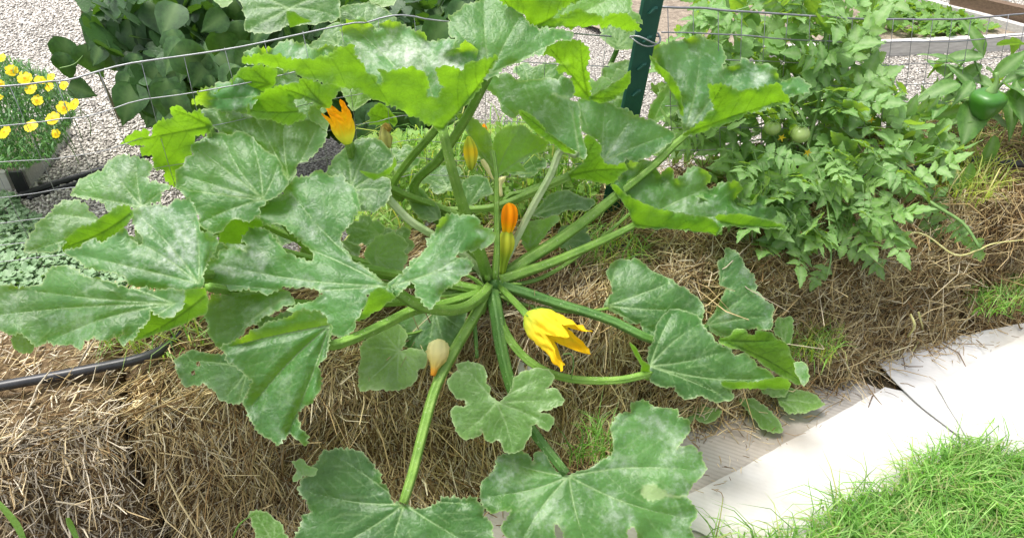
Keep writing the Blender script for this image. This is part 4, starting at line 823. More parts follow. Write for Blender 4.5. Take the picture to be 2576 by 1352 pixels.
card([(1080, 1560), (1215, 1290), (1480, 1190), (1700, 1090), (2085, 925), (2260, 1000), (2100, 1250), (1900, 1500), (1500, 1700)], .008, M['card_grey'], 'grey printed cardboard tucked under the foot of the bale', seed=1)
card([(1640, 1292), (1733, 1243), (1851, 1185), (2053, 1072), (2225, 975), (2420, 1010), (2640, 1150), (2330, 1420), (2010, 1480), (1903, 1420), (1760, 1340)], .018, M['card_white'], 'white cardboard lying over the grey printed sheet', seed=2)
l0 = atz(2191, 908, .03)
card([(2191, 908), (2330, 862), (2480, 832), (2700, 790), (3050, 1000), (2640, 1330), (2406, 1096), (2300, 1010)], .026, M['card_white'], 'white cardboard sheet with a lifted corner near the dry stalk', lift=((l0.x, l0.y), .20, .012), seed=3)
card([(2353, 968), (2470, 898), (2575, 843), (2760, 760), (3100, 990), (2720, 1330), (2430, 1100)], .036, M['card_white'], 'topmost white cardboard overlapping the sheet with the lifted corner', seed=4)

pp = sample_poly([(1500, 1300), (1740, 1100), (2080, 935), (2200, 905), (2560, 825), (2560, 870), (2230, 970), (1800, 1220)], 150)
P = np.array([atz(u, v, .060) for u, v in pp]); n = len(P); th = RNG.uniform(0, 6.28, n); D = np.stack([np.cos(th), np.sin(th), RNG.normal(0, .1, n)], 1); L = RNG.uniform(.006, .05, n) * RNG.random(n)
P[:, 2] = np.where(np.array([u for u, v in pp]) > 2300, .056, .034)
V, Fc = strands(P, D, L + .004, RNG.uniform(.0006, .0013, n), RNG.normal(0, 1, (n, 2)) * (L * .1)[:, None])
tag(put('straw_litter', mesh_np('straw_litter', V, Fc, np.repeat(straw_col(n, (3, 3, 4, 5, 3, 1, 1), (1, .92, .8)), 9, 0)), M['straw']), kind='stuff')

# ------------------------------------------------------------------ grass, clover and other low green
def blades(name, P, L, W, lean, cols, parent=None, droop=.5, kind='stuff'):
    n = len(P); P = np.asarray(P); th = RNG.uniform(0, 6.28, n); hx = np.stack([np.cos(th), np.sin(th), np.zeros(n)], 1); sx = np.stack([-np.sin(th), np.cos(th), np.zeros(n)], 1)
    ln = np.abs(RNG.normal(lean, lean * .5, n)); V = np.zeros((n, 7, 3)); up_ = np.array([0, 0, 1.0])
    for i, t in enumerate((0, .35, .7, 1.0)):
        r_ = ln * t + droop * t * t * RNG.uniform(.3, 1, n); c_ = P + (up_[None] * np.cos(np.clip(r_, 0, 2))[:, None] + hx * np.sin(np.clip(r_, 0, 2))[:, None]) * (L * t)[:, None]
        w = W * (1.0, .95, .65, 0)[i]
        if i < 3: V[:, i * 2] = c_ - sx * w[:, None]; V[:, i * 2 + 1] = c_ + sx * w[:, None]
        else: V[:, 6] = c_
    f = np.array([(0, 1, 3), (0, 3, 2), (2, 3, 5), (2, 5, 4), (4, 5, 6)]); Fc = (f[None] + (np.arange(n) * 7)[:, None, None]).reshape(-1, 3)
    o = put(name, mesh_np(name, V.reshape(-1, 3), Fc, np.repeat(cols, 7, 0), True), M['grass'], parent)
    if kind: o['kind'] = kind
    return o
def grass_cols(n, pal): pal = np.array(pal); return pal[RNG.integers(0, len(pal), n)] * RNG.uniform(.75, 1.25, (n, 1))
GREEN = [(.12, .27, .045), (.17, .34, .065), (.075, .19, .03), (.22, .38, .10), (.30, .45, .15), (.13, .29, .045), (.30, .32, .14)]
YEL = [(.30, .36, .06), (.36, .40, .10), (.22, .33, .06), (.42, .40, .16)]
lawn = [(1800, 1480), (1850, 1400), (1960, 1400), (2060, 1380), (2120, 1310), (2230, 1260), (2320, 1200), (2390, 1150), (2480, 1160), (2640, 1190), (2900, 1100), (3000, 1600), (1690, 1700)]
pp = sample_poly(lawn, 17000); P = np.array([atz(u, v, .01) for u, v in pp]); n = len(P)
cl = np.array([noise.noise(Vector((p[0] * 7, p[1] * 7, 3))) for p in P]); L = RNG.uniform(.05, .12, n) * (1 + .35 * cl)
blades('lawn_grass', P, L, RNG.uniform(.0011, .0024, n), .55, grass_cols(n, GREEN) * (1 + .45 * cl[:, None]), droop=.8)
e_ = sample_poly([(1730, 1400), (1780, 1340), (1900, 1350), (2000, 1350), (2060, 1290), (2220, 1220), (2330, 1150), (2400, 1110), (2560, 1120), (2560, 1190), (2300, 1290), (2050, 1400)], 420)
blades('stray_grass', np.array([atz(u, v, .035) for u, v in e_]), RNG.uniform(.06, .16, 420), RNG.uniform(.0009, .0019, 420), .8, grass_cols(420, GREEN), droop=.9)
e_ = sample_poly([(1850, 1420), (1980, 1380), (2230, 1260), (2390, 1170), (2640, 1200), (2640, 1500), (1850, 1500)], 110)
blades('lawn_weeds', np.array([atz(u, v, .02) for u, v in e_]), RNG.uniform(.05, .11, 110), RNG.uniform(.005, .011, 110), .8, grass_cols(110, GREEN), droop=.9)
def row_blades(name, poly, n, z, L, pal, W=(.001, .002), lean=.5, droop=.8):
    pp = sample_poly(poly, n); P = np.array([atz(u, v, z) for u, v in pp])
    return blades(name, P, RNG.uniform(*L, n), RNG.uniform(*W, n), lean, grass_cols(n, pal), droop=droop)
row_blades('grass_tuft', [(2330, 430), (2480, 400), (2530, 470), (2450, 530), (2340, 510)], 260, BH, (.05, .15), YEL)
row_blades('grass_tuft', [(2340, 300), (2640, 280), (2640, 370), (2330, 390)], 1100, BH - .05, (.05, .14), GREEN + YEL)
row_blades('grass_tuft', [(1380, 620), (1560, 570), (1620, 640), (1560, 690), (1420, 690)], 170, BH, (.04, .13), YEL + GREEN)
row_blades('grass_tuft', [(1900, 800), (2120, 850), (2080, 920), (1960, 900)], 200, .15, (.04, .10), YEL + GREEN)
row_blades('grass_tuft', [(2420, 720), (2600, 680), (2600, 790), (2440, 800)], 230, .12, (.04, .09), GREEN)
row_blades('grass_tuft', [(260, 830), (520, 800), (530, 900), (420, 920), (260, 880)], 140, BH, (.06, .14), GREEN + YEL)
row_blades('grass_tuft', [(1500, 1060), (1560, 1150), (1420, 1180)], 90, .15, (.05, .10), GREEN)
for i, (pts_, w_) in enumerate([([(-20, 1245), (20, 1290), (48, 1330), (75, 1400)], .008), ([(170, 1300), (180, 1325), (205, 1380)], .006), ([(640, 1290), (600, 1320), (580, 1370)], .002)]):
    P = [at(u, v, 1.30 + .01 * k) for k, (u, v) in enumerate(pts_)]; V = []
    for k, p in enumerate(spline([tuple(q) for q in P], 10)): V += [Vector(p) + Vector((-w_ * math.sin(k / 9 * 2.4 + .5), 0, 0)), Vector(p) + Vector((0, -.002, .002)), Vector(p) + Vector((w_ * math.sin(k / 9 * 2.4 + .5), 0, 0))]
    o = put('grass_blade', mesh('grass_blade', V, [(k * 3 + a_, k * 3 + a_ + 1, k * 3 + a_ + 4, k * 3 + a_ + 3) for k in range(9) for a_ in (0, 1)]), M['weed'])
    tag(o, ['broad bright grass blade arching at the pale bale foot', 'shorter broad grass blade in front of the pale bale', 'thin grass blade curving beside the round weed leaf'][i], 'grass blade')

def leaflets(name, P, size, tilt, mat, per=3, parent=None, kind='stuff'):
    n = len(P); hexa = np.array([(0, 0), (.5, .25), (.62, .7), (.3, 1), (-.3, 1), (-.62, .7), (-.5, .25)]); V = []; 
    P = np.asarray(P); th0 = RNG.uniform(0, 6.28, n); out = np.zeros((n, per, 7, 3)); tx = RNG.normal(0, tilt, n); ty = RNG.normal(0, tilt, n)
    for k in range(per):
        th = th0 + k * 6.283 / per; c_, s_ = np.cos(th), np.sin(th)
        for q, (x, y) in enumerate(hexa):
            X = (x * c_ - y * s_) * size; Y = (x * s_ + y * c_) * size; Z = X * tx + Y * ty - (x * x) * size * .25 + y * size * .12
            out[:, k, q] = P + np.stack([X, Y, Z], 1)
    f = np.array([(0, 1, 6), (1, 2, 5), (1, 5, 6), (2, 3, 4), (2, 4, 5)]); m = n * per; Fc = (f[None] + (np.arange(m) * 7)[:, None, None]).reshape(-1, 3)
    o = put(name, mesh_np(name, out.reshape(-1, 3), Fc, None, True), M[mat], parent)
    if kind: o['kind'] = kind
    return o
def heap(poly, n, hmax, z0=.01):
    pp = sample_poly(poly, n); return np.array([atz(u, v, z0 + hmax * RNG.random() * (.6 + .5 * noise.noise(Vector((u * .02, v * .03, 0))))) for u, v in pp])
P = heap([(-160, 470), (30, 485), (70, 530), (150, 560), (280, 600), (420, 640), (360, 760), (0, 800), (-160, 800)], 5200, .05)
leaflets('clover_patch', P, RNG.uniform(.006, .013, len(P)), .35, 'clover')
P = np.array([at(u, v, RNG.uniform(2.0, 2.35)) for u, v in sample_poly([(930, 330), (1130, 330), (1370, 300), (1520, 420), (1500, 540), (1300, 580), (1080, 560), (900, 640), (880, 540), (960, 450)], 3600)])
leaflets('chickweed', P, RNG.uniform(.004, .012, len(P)), .7, 'chick')
P = np.array([at(u, v, RNG.uniform(2.55, 3.0)) for u, v in sample_poly([(2330, 240), (2640, 240), (2640, 380), (2330, 380)], 900)])
leaflets('chickweed', P, RNG.uniform(.008, .016, len(P)), .5, 'weed')

pp = sample_poly([(930, 360), (1130, 340), (1370, 320), (1520, 430), (1500, 560), (1300, 600), (1080, 580), (900, 640), (880, 540), (960, 450)], 900)
P = np.array([at(u, v, random.uniform(1.95, 2.3)) for u, v in pp])
blades('weedy_grass', P, RNG.uniform(.05, .14, 900), RNG.uniform(.0010, .0024, 900), .6, grass_cols(900, YEL + GREEN), droop=.8)
# weeds at the foot of the bales
def weed(label, mat, patches, loc, kindname='broadleaf_weed', cat='weed'):
    r_ = empty(kindname, loc, label, cat)
    for kw in patches: leaf(r_, mat, [kw])
    return r_
def gnd(code, txt, j, z, seed, **kw):
    uv = T(code, [j])[0]; y = (CY - uv[1]) / F; d = (CAM_H - z) / (SP - y * CP)
    return dict(poly=Q(code, txt), j=uv, d0=d, nrm=(0, -.2, .95), seed=seed, wave=.006, ruf=.006, tooth=4, **kw)
weed('toothed dandelion-like weed with long leaves lying over the grey cardboard', 'weed', [
    gnd('M', '30,490 110,500 180,540 230,590 270,640 282,692 220,690 160,660 110,600 60,540', (50, 505), .05, 91),
    gnd('M', '260,480 330,430 400,440 470,460 520,500 548,525 480,550 400,570 320,560 280,520', (270, 490), .05, 92),
    gnd('M', '150,380 240,360 320,420 300,470 230,470 170,440', (160, 400), .07, 93)], atz(1950, 1000, 0))
weed('bright lobed weed at the bale foot above the large low leaf', 'weed', [gnd('K', '1240,565 1280,500 1310,480 1380,480 1400,540 1500,560 1460,610 1400,640 1330,600 1290,635', (1330, 490), .06, 94)], atz(1760, 1010, 0))
weed('single round toothed weed leaf in front of the brown bale', 'weed', [dict(poly=Q('I', '1555,1215 1570,1180 1640,1190 1700,1220 1740,1280 1775,1352 1640,1390 1590,1330'), j=Q('I', '1700,1390')[0], d0=1.45, nrm=(0, -.8, .6), seed=95, wave=.006, ruf=.006, tooth=5)], atz(665, 1345, 0))
weed('small yellowing weed sprouting from the brown bale', 'leaf_young', [dict(poly=Q('J', '225,880 280,865 310,900 370,930 350,970 290,960 240,990 255,930'), j=Q('J', '300,980')[0], d0=1.50, nrm=(0, -.8, .6), seed=96, wave=.006, ruf=.006, tooth=5)], at(765, 1185, 1.55))
weed('yellow green weed sprouting beside the lower right courgette leaf', 'leaf_young', [dict(poly=Q('H', '1180,820 1210,780 1290,770 1300,850 1280,940 1240,960 1215,900 1170,860'), j=Q('H', '1240,955')[0], d0=1.98, nrm=(0, -.8, .5), seed=97, wave=.006, ruf=.006, tooth=5)], at(1960, 880, 2.02))
v, f, a_, b_ = blade(poly=Q('R', '262,1015 300,1005 420,1060 520,1150 400,1190 268,1225'), j=Q('R', '390,1100')[0], d0=1.80, nrm=(0, -.9, .4), seed=98, wave=.004, ruf=.004, tooth=1, veins=False)
tag(put('paper_scrap', mesh('paper_scrap', v, f), M['card_white']), 'torn pale paper scrap caught on the straw behind the curving stalk', 'paper')
tag(tube('dry_stalk', [at(2290, 790, 2.05), at(2300, 820, 2.04), atz(2280, 850, .05), atz(2268, 875, .04), atz(2240, 888, .045), atz(2205, 893, .045)], [.003, .003, .0026, .0024, .002, .0015], M['petal_wilt'], None, n=20, sides=7), 'tan dried stalk bending from the bale onto the cardboard corner', 'dry stalk')
tag(tube('dry_stalk', [at(2310, 785, 2.05), atz(2320, 830, .06), atz(2308, 860, .045), atz(2296, 882, .042)], [.0025, .0022, .002, .0014], M['petal_wilt'], None, n=16, sides=7), 'short tan dried stalk beside the longer bent one', 'dry stalk')
tag(tube('dry_stalk', [at(2200, 610, 2.02), at(2310, 585, 2.03), at(2400, 640, 2.0), at(2460, 628, 2.02), at(2500, 612, 2.05), at(2600, 600, 2.1)], [.002, .002, .0024, .0022, .002, .001], M['petal_wilt'], None, n=26, sides=7), 'long pale dried vine strung across the matted bale', 'dry stalk')

# ------------------------------------------------------------------ small leaves shared by the other plants
def simple_leaf(name, outline, fold=.12, droop=.25, nseg=8, wav=.03, seed=1):
    """outline: (t along midrib, half width); a leaf along +Y with its upper side +Z"""
    V = []; Fc = []; vein = []; rnd = random.Random(seed); cols = (-1, -.55, 0, .55, 1)
    for i, (t, w) in enumerate(outline):
        for c_ in cols:
            x = c_ * w; z = abs(x) * fold - droop * t * t * .5 + wav * math.sin(t * 14 + seed) * abs(c_) * w + (rnd.uniform(-1, 1) * wav * .4 * abs(c_))
            V.append((x, t - abs(c_) * .03 * (1 if abs(c_) == 1 and i % 2 else 0), z)); vein.append(1.0 if c_ == 0 else 0.0)
    for i in range(len(outline) - 1):
        for k in range(4): Fc.append((i * 5 + k, i * 5 + k + 1, i * 5 + 5 + k + 1, i * 5 + 5 + k))
    return V, Fc, vein
def leaf_me(name, geo):
    V, Fc, vein = geo; me = mesh(name, V, Fc); a_ = me.attributes.new('vein', 'FLOAT', 'POINT'); a_.data.foreach_set('value', np.array(vein, dtype=np.float32)); return me
OV = [(0, .02), (.06, .17), (.16, .27), (.30, .33), (.45, .31), (.60, .25), (.75, .17), (.88, .08), (1.0, .004)]
CORD = [(-.10, .12), (-.02, .30), (.10, .41), (.25, .45), (.42, .40), (.58, .31), (.74, .19), (.88, .08), (1.0, .004)]
LANC = [(0, .015), (.10, .10), (.25, .17), (.42, .19), (.60, .155), (.78, .09), (.9, .04), (1.0, .003)]
TOMO = [(0, .02), (.06, .16), (.12, .25), (.18, .22), (.27, .33), (.36, .27), (.46, .29), (.56, .20), (.68, .19), (.80, .10), (.9, .06), (1.0, .004)]
def compound(seed):                    # tomato leaf: toothed leaflets in pairs along a stalk, length 1
    rnd = random.Random(seed); V = []; Fc = []; vein = []
    def add(org, ang, s, roll):
        v, f, vn = simple_leaf('x', TOMO, .18, rnd.uniform(.2, .7), wav=.07, seed=rnd.randint(1, 99)); o_ = len(V); c_, s_ = math.cos(ang), math.sin(ang)
        for x, y, z in v:
            z2 = z + x * math.tan(roll); V.append((org[0] + (x * c_ - y * s_) * s, org[1] + (x * s_ + y * c_) * s, org[2] + z2 * s))
        Fc.extend(tuple(i + o_ for i in q) for q in f); vein.extend(vn)
    arch = lambda t: -.22 * t * t
    for i, t in enumerate((.28, .48, .68)):
        for sg in (-1, 1):
            add((0, t + rnd.uniform(-.04, .04), arch(t)), -sg * rnd.uniform(.9, 1.35), rnd.uniform(.26, .36) * (1.05 - .1 * i), rnd.uniform(-.4, .4))
            if i < 2 and rnd.random() < .5: add((0, t + .11, arch(t + .1)), -sg * rnd.uniform(.9, 1.4), rnd.uniform(.10, .15), 0)
    add((0, .74, arch(.74)), rnd.uniform(-.2, .2), .40, rnd.uniform(-.2, .2))
    tv, tf = tube_geo([(0, t, arch(t)) for t in np.linspace(0, .8, 6)], [.012, .011, .010, .009, .007, .005], sides=5, cap=False); o_ = len(V); V += [tuple(p) for p in tv]; Fc += [tuple(i + o_ for i in q) for q in tf]; vein += [.6] * len(tv)
    return leaf_me('leaf', (V, Fc, vein))
def frame(pos, fwd, nrm, size):
    y = Vector(fwd).normalized(); z = Vector(nrm); z = (z - y * z.dot(y)).normalized(); x = y.cross(z)
    m = Matrix(((x.x, y.x, z.x, 0), (x.y, y.y, z.y, 0), (x.z, y.z, z.z, 0), (0, 0, 0, 1)))
    return Matrix.Translation(pos) @ m @ Matrix.Scale(size, 4)
def rv(s=1.0): return Vector((random.gauss(0, s), random.gauss(0, s), random.gauss(0, s)))

# -- tomato plant
tom_root = row(1.55, .22, BH)
tom = empty('tomato_plant', tom_root, 'bushy tomato plant with small green fruit sprawling over the bale and mesh', 'tomato plant')
TL = [compound(s) for s in range(7)]
for m_ in TL: m_.materials.append(M['tomato'])
tlow = [(1830, 420), (2050, 400), (2260, 400), (2300, 470), (2240, 590), (2100, 640), (1900, 600)]
tpoly = [(1660, 120), (1760, 20), (1840, -60), (2080, -80), (2190, -40), (2210, 60), (2230, 170), (2300, 260), (2400, 360), (2330, 450), (2250, 520), (2240, 600), (2090, 640), (1900, 600), (1820, 560), (1780, 430), (1700, 380), (1640, 250)]
stems = [[(1990, 520, 2.20), (1960, 380, 2.15), (1900, 240, 2.10), (1850, 100, 2.05), (1820, -40, 2.0)],
         [(2010, 520, 2.20), (2030, 380, 2.12), (2060, 250, 2.08), (2075, 100, 2.05), (2090, -60, 2.0)],
         [(2030, 520, 2.22), (2150, 460, 2.2), (2240, 400, 2.2), (2262, 290, 2.2), (2240, 200, 2.2), (2180, 120, 2.15)],
         [(2000, 520, 2.18), (1950, 460, 2.0), (1990, 360, 1.98), (2050, 410, 1.96), (2080, 520, 1.95), (2090, 640, 1.93), (2078, 700, 1.94)],
         [(2240, 400, 2.2), (2300, 440, 2.1), (2330, 500, 2.05), (2420, 560, 2.02), (2465, 625, 2.0)],
         [(2000, 520, 2.22), (1900, 430, 2.2), (1800, 360, 2.15), (1720, 300, 2.12)],
         [(2262, 290, 2.2), (2330, 230, 2.25), (2400, 180, 2.3), (2450, 120, 2.3)]]
for k_, st in enumerate(stems): tube('stem', [at(*p) for p in st], [(.0055 if k_ != 3 else .0036) - .002 * i / len(st) for i in range(len(st))], M['stem'], tom, n=22, sides=7)
pts_ = np.vstack([sample_poly(tpoly, 235), sample_poly(tlow, 40)]); cen = at(2000, 380, 2.2)
for i, (u, v) in enumerate(pts_):
    d = random.uniform(1.97, 2.45) if v < 420 else random.uniform(1.90, 1.99); p = at(u, v, d); outw = (p - cen); outw.z *= .4; outw = outw.normalized() * .8 + rv(.5); outw.z -= .25
    s = random.uniform(.10, .20) if v < 420 else random.uniform(.09, .15)
    put('leaf', TL[i % 7], None, tom, frame(p - outw.normalized() * s * .4, outw + rv(.35), Vector((0, -.35, .9)) + rv(.55), s))
for (u, v, d, fx_, fy_, fz_, s) in [(2076, 560, 1.95, -1, 0, -.2, .11), (2085, 600, 1.94, .8, -.2, -.3, .12), (2084, 650, 1.93, -.3, -.2, -.9, .09), (2440, 590, 2.01, .7, -.1, -.8, .10), (2380, 540, 2.03, .5, -.4, -.5, .10), (2290, 430, 2.1, .8, -.3, -.5, .14), (2330, 480, 2.06, .3, -.3, -.8, .16), (2350, 330, 2.1, .4, -.4, -.6, .17), (2150, 590, 2.0, .6, -.3, -.6, .14), (2000, 600, 2.0, -.5, -.4, -.5, .14)]:
    put('leaf', TL[int(u) % 7], None, tom, frame(at(u, v, d), Vector((fx_, fy_, fz_)), Vector((0, -.7, .7)) + rv(.15), s))
def fruit(u, v, d, r, parent):
    V = []; NS, NT = 12, 9; c_ = at(u, v, d)
    for i in range(NT):
        th = math.pi * i / (NT - 1)
        for k in range(NS): ph = 2 * math.pi * k / NS; V.append(c_ + Vector((math.sin(th) * math.cos(ph) * (1 + .03 * math.cos(3 * ph)), math.sin(th) * math.sin(ph) * (1 + .03 * math.cos(3 * ph)), math.cos(th) * .88 - .10 * (i == 0))) * r)
    Fc = [(i * NS + k, (i + 1) * NS + k, (i + 1) * NS + (k + 1) % NS, i * NS + (k + 1) % NS) for i in range(NT - 1) for k in range(NS)]
    f = put('tomato', mesh('tomato', V, Fc), M['fruit'], parent)
    for k in range(5):
        a_ = k * 1.257; t_ = c_ + Vector((0, 0, r * .85)); e = t_ + Vector((math.cos(a_), math.sin(a_), .15)) * r * .8
        o = tube('sepal', [t_, (t_ + e) / 2 + Vector((0, 0, r * .18)), e], [.0012, .0018, .0004], M['stem'], f, n=5, sides=4)
P = np.array([at(u, v, random.uniform(2.0, 2.5)) for u, v in sample_poly(tpoly, 800)])
leaflets('small_foliage', P, RNG.uniform(.012, .030, len(P)), .6, 'tomato', 3, tom)
for u, v, d, r in [(1942, 322, 1.96, .021), (2012, 338, 1.95, .024), (1720, 122, 2.0, .018), (1745, 150, 2.0, .014), (2222, 395, 2.1, .017), (1760, 112, 2.05, .016)]: fruit(u, v, d, r, tom)
for u, v, d in [(2030, 382, 1.95), (1965, 345, 1.95), (1955, 452, 1.96), (2230, 200, 2.1), (2190, 300, 2.1), (1800, 130, 2.0), (2060, 468, 1.95)]:
    r_ = .012; c_ = at(u, v, d); V = [c_]; 
    for k in range(10): a_ = k * .6283; V.append(c_ + Vector((math.cos(a_), -.3 - .2 * (k % 2), math.sin(a_))) * (r_ if k % 2 == 0 else r_ * .35))
    put('blossom', mesh('blossom', V, [(0, 1 + k, 1 + (k + 1) % 10) for k in range(10)]), M['petal'], tom)

# -- pepper plant
pep = empty('pepper_plant', row(2.55, .25, BH), 'bell pepper plant with one big green pepper at the end of the row', 'pepper plant')
PM = [leaf_me('leaf', simple_leaf('leaf', LANC, .25, .5 + .2 * s, wav=.05, seed=s)) for s in range(4)] + [leaf_me('leaf', simple_leaf('leaf', OV, .2, .5, wav=.05, seed=9))]
for m_ in PM: m_.materials.append(M['pepper'])
for st in [[(2470, 330, 2.35), (2465, 270, 2.33), (2470, 210, 2.3), (2450, 150, 2.28)], [(2468, 260, 2.33), (2510, 220, 2.3), (2560, 170, 2.3)], [(2468, 280, 2.33), (2400, 240, 2.3), (2370, 200, 2.3)]]:
    tube('stem', [at(*p) for p in st], [.006, .005, .004, .003][:len(st)], M['stem'], pep, n=12, sides=7)
for i, (u, v) in enumerate(sample_poly([(2360, 150), (2420, 110), (2500, 90), (2640, 120), (2660, 300), (2560, 330), (2420, 290), (2330, 260)], 62)):
    p = at(u, v, random.uniform(2.1, 2.4)); o_ = p - at(2475, 240, 2.3); o_.z *= .5; o_ = o_.normalized() + rv(.35); o_.z -= .3
    put('leaf', PM[i % 5], None, pep, frame(p - o_.normalized() * .05, o_, Vector((0, -.4, 1)) + rv(.25), random.uniform(.08, .13)))
for (u, v, d, dx, dz, s) in [(2380, 400, 2.15, .25, -1, .14), (2350, 370, 2.16, -.1, -1, .13), (2500, 370, 2.15, .1, -1, .12), (2440, 440, 2.1, .15, -1, .10), (2560, 235, 2.1, .9, -.1, .13), (2430, 300, 2.2, -.9, -.3, .11)]:
    put('leaf', PM[int(u) % 5], None, pep, frame(at(u, v - 30, d), Vector((dx, -.1, dz)), Vector((0, -1, .3)), s))
V = []; c_ = at(2480, 262, 2.12); NS, NT = 32, 14
for i in range(NT):
    t = i / (NT - 1); r_ = [.35, .80, .98, 1.05, 1.06, 1.04, 1.0, .96, .90, .83, .74, .62, .44, .12][i]; z = .95 - t * 1.95 - (.06 if i == 0 else 0)
    for k in range(NS): a_ = 2 * math.pi * k / NS; q = r_ * (1 + .09 * abs(math.cos(2 * a_ + .6)) - .05); V.append(c_ + Vector((math.cos(a_) * q, math.sin(a_) * q, z - .10 * abs(math.cos(2 * a_ + .6)) * (t > .8))) * .041)
bell = put('pepper', mesh('pepper', V, [(i * NS + k, (i + 1) * NS + k, (i + 1) * NS + (k + 1) % NS, i * NS + (k + 1) % NS) for i in range(NT - 1) for k in range(NS)]), M['bell'], pep)
tube('fruit_stalk', [c_ + Vector((0, 0, .030)), c_ + Vector((.004, 0, .06)), c_ + Vector((.0, .01, .085))], [.017, .006, .005], M['stem'], bell, n=8, sides=8)

# -- dark climbing beans behind the mesh
bean_c = at(640, 150, 2.9)
bean = empty('bean_plant', Vector((bean_c.x, bean_c.y, .004)), 'dense dark green climbing bean with heart shaped leaves behind the mesh', 'bean plant')
BM = [leaf_me('leaf', simple_leaf('leaf', CORD, .15, .3 + .15 * s, wav=.06, seed=s)) for s in range(6)]
for m_ in BM: m_.materials.append(M['bean'])
bpoly = [(200, -30), (1130, -30), (1250, -20), (1230, 110), (1140, 190), (1180, 300), (1050, 340), (840, 330), (620, 250), (540, 285), (440, 300), (325, 235), (320, 150), (262, 120), (225, 60)]
for i, (u, v) in enumerate(list(sample_poly(bpoly, 175)) + list(sample_poly([(315, 120), (640, 95), (640, 225), (560, 260), (430, 290), (335, 235)], 75)) + list(sample_poly([(850, 110), (1150, 60), (1180, 250), (1050, 320), (860, 300)], 48))):
    d = 2.25 + .75 * abs(random.random()) ** 1.2 + (.2 if u < 400 else 0); p = at(u, v, d)
    if p.z < .04: p.z = random.uniform(.05, .2)
    f_ = Vector((random.gauss(0, .5), -.35, -.75)) + rv(.2)
    put('leaf', BM[i % 6], None, bean, frame(p, f_, Vector((0, -.9, .55)) + rv(.30), random.uniform(.07, .13)))
for k in range(9):
    u = 300 + k * 105; b_ = atz(u, 300, .02); b_.y = max(b_.y, 2.5)
    tube('vine', [b_, b_ + Vector((random.uniform(-.1, .1), .05, .4)), b_ + Vector((random.uniform(-.15, .15), .1, .9)), b_ + Vector((random.uniform(-.2, .2), .1, 1.5))], [.006, .005, .004, .003], M['stem_brown'], bean, n=14, sides=6)
for (u, v, d, dx, dz, s) in [(165, 105, 2.75, -.35, -1, .13), (160, 140, 2.74, -.2, -1, .10), (215, 120, 2.72, .1, -1, .12), (245, 110, 2.74, .55, -1, .13), (180, 215, 2.8, .8, -.3, .09)]:
    put('leaf', BM[int(u) % 6], None, bean, frame(at(u, v, d), Vector((dx, -.2, dz)), Vector((0, -.85, .5)), s))
tube('tendril', [at(290, 100, 2.8), at(225, 125, 2.74), at(190, 160, 2.73), at(150, 172, 2.72)], .002, M['stem'], bean, n=12, sides=5)

P = np.array([at(u, v, random.uniform(2.45, 3.1)) for u, v in sample_poly(bpoly, 1500)]); P[:, 2] = np.maximum(P[:, 2], .05)
leaflets('leaf_mass', P, RNG.uniform(.022, .045, len(P)), .9, 'bean', 3, bean)
# -- squash leaves of the neighbouring plant beyond the mesh
sq = empty('squash_plant', Vector((at(800, 90, 2.2).x, at(800, 90, 2.2).y, .004)), 'squash plant with rounder pale edged leaves behind the wire mesh', 'squash plant')
leaf(sq, 'leaf_dull', [up('B', '140,70 120,0 100,-90 800,-90 812,0 800,50 812,120 720,147 610,160 520,172 440,172 380,210 300,222 150,217 160,140', (460, 60), 2.15, (0, -.6, .8), 101, tooth=4.5),
                       up('B', '440,80 500,85 540,120 625,152 540,168 465,195 440,120', (470, 180), 2.12, WALL, 102, tooth=1, veins=False)])
leaf(sq, 'leaf_dull', [up('B', '820,60 900,40 1000,25 1080,40 1140,80 1205,130 1180,220 1000,260 840,230 825,150', (1000, 200), 2.2, (0, -.6, .8), 103, tooth=3.5)])
leaf(sq, 'leaf_dull', [up('B', '590,335 680,270 720,210 780,170 860,180 860,330', (800, 320), 1.95, (0, -.6, .8), 104, tooth=3.5)])
leaf(sq, 'leaf_pale', [up('B', '1000,-60 1220,-60 1200,20 1130,45 1040,10', (1100, -50), 2.3, (0, -.6, .8), 105, tooth=3.5)])
leaf(sq, 'leaf_pale', [up('A', '1500,-60 1640,-60 1620,20 1570,45 1520,15', (1560, -50), 2.3, (0, -.7, .7), 106, tooth=3.5)])
leaf(sq, 'leaf_dull', [up('C', '1100,150 1240,120 1330,180 1300,330 1180,340 1080,260', (1200, 330), 2.35, (0, -.6, .8), 107, tooth=3.5)])
leaf(sq, 'leaf_dull', [up('C', '1420,830 1430,740 1520,640 1600,590 1640,660 1620,760 1540,820 1450,860', (1450, 850), 2.05, (.2, -.8, .5), 108, tooth=3.5)])
leaf(sq, 'leaf_dull', [up('C', '1100,480 1260,430 1330,500 1310,640 1180,700 1080,620', (1200, 690), 2.3, (0, -.7, .7), 109, tooth=3.5)])
for pts in [[(720, 70, 2.16), (760, 200, 2.4), (800, 330, 2.7)], [(920, 72, 2.21), (900, 200, 2.5), (860, 330, 2.7)], [(1555, 118, 2.36), (1500, 250, 2.5), (1480, 330, 2.7)]]:
    stalk(pts, .008, .010, 'petiole_dark', 'petiole', parent=sq)

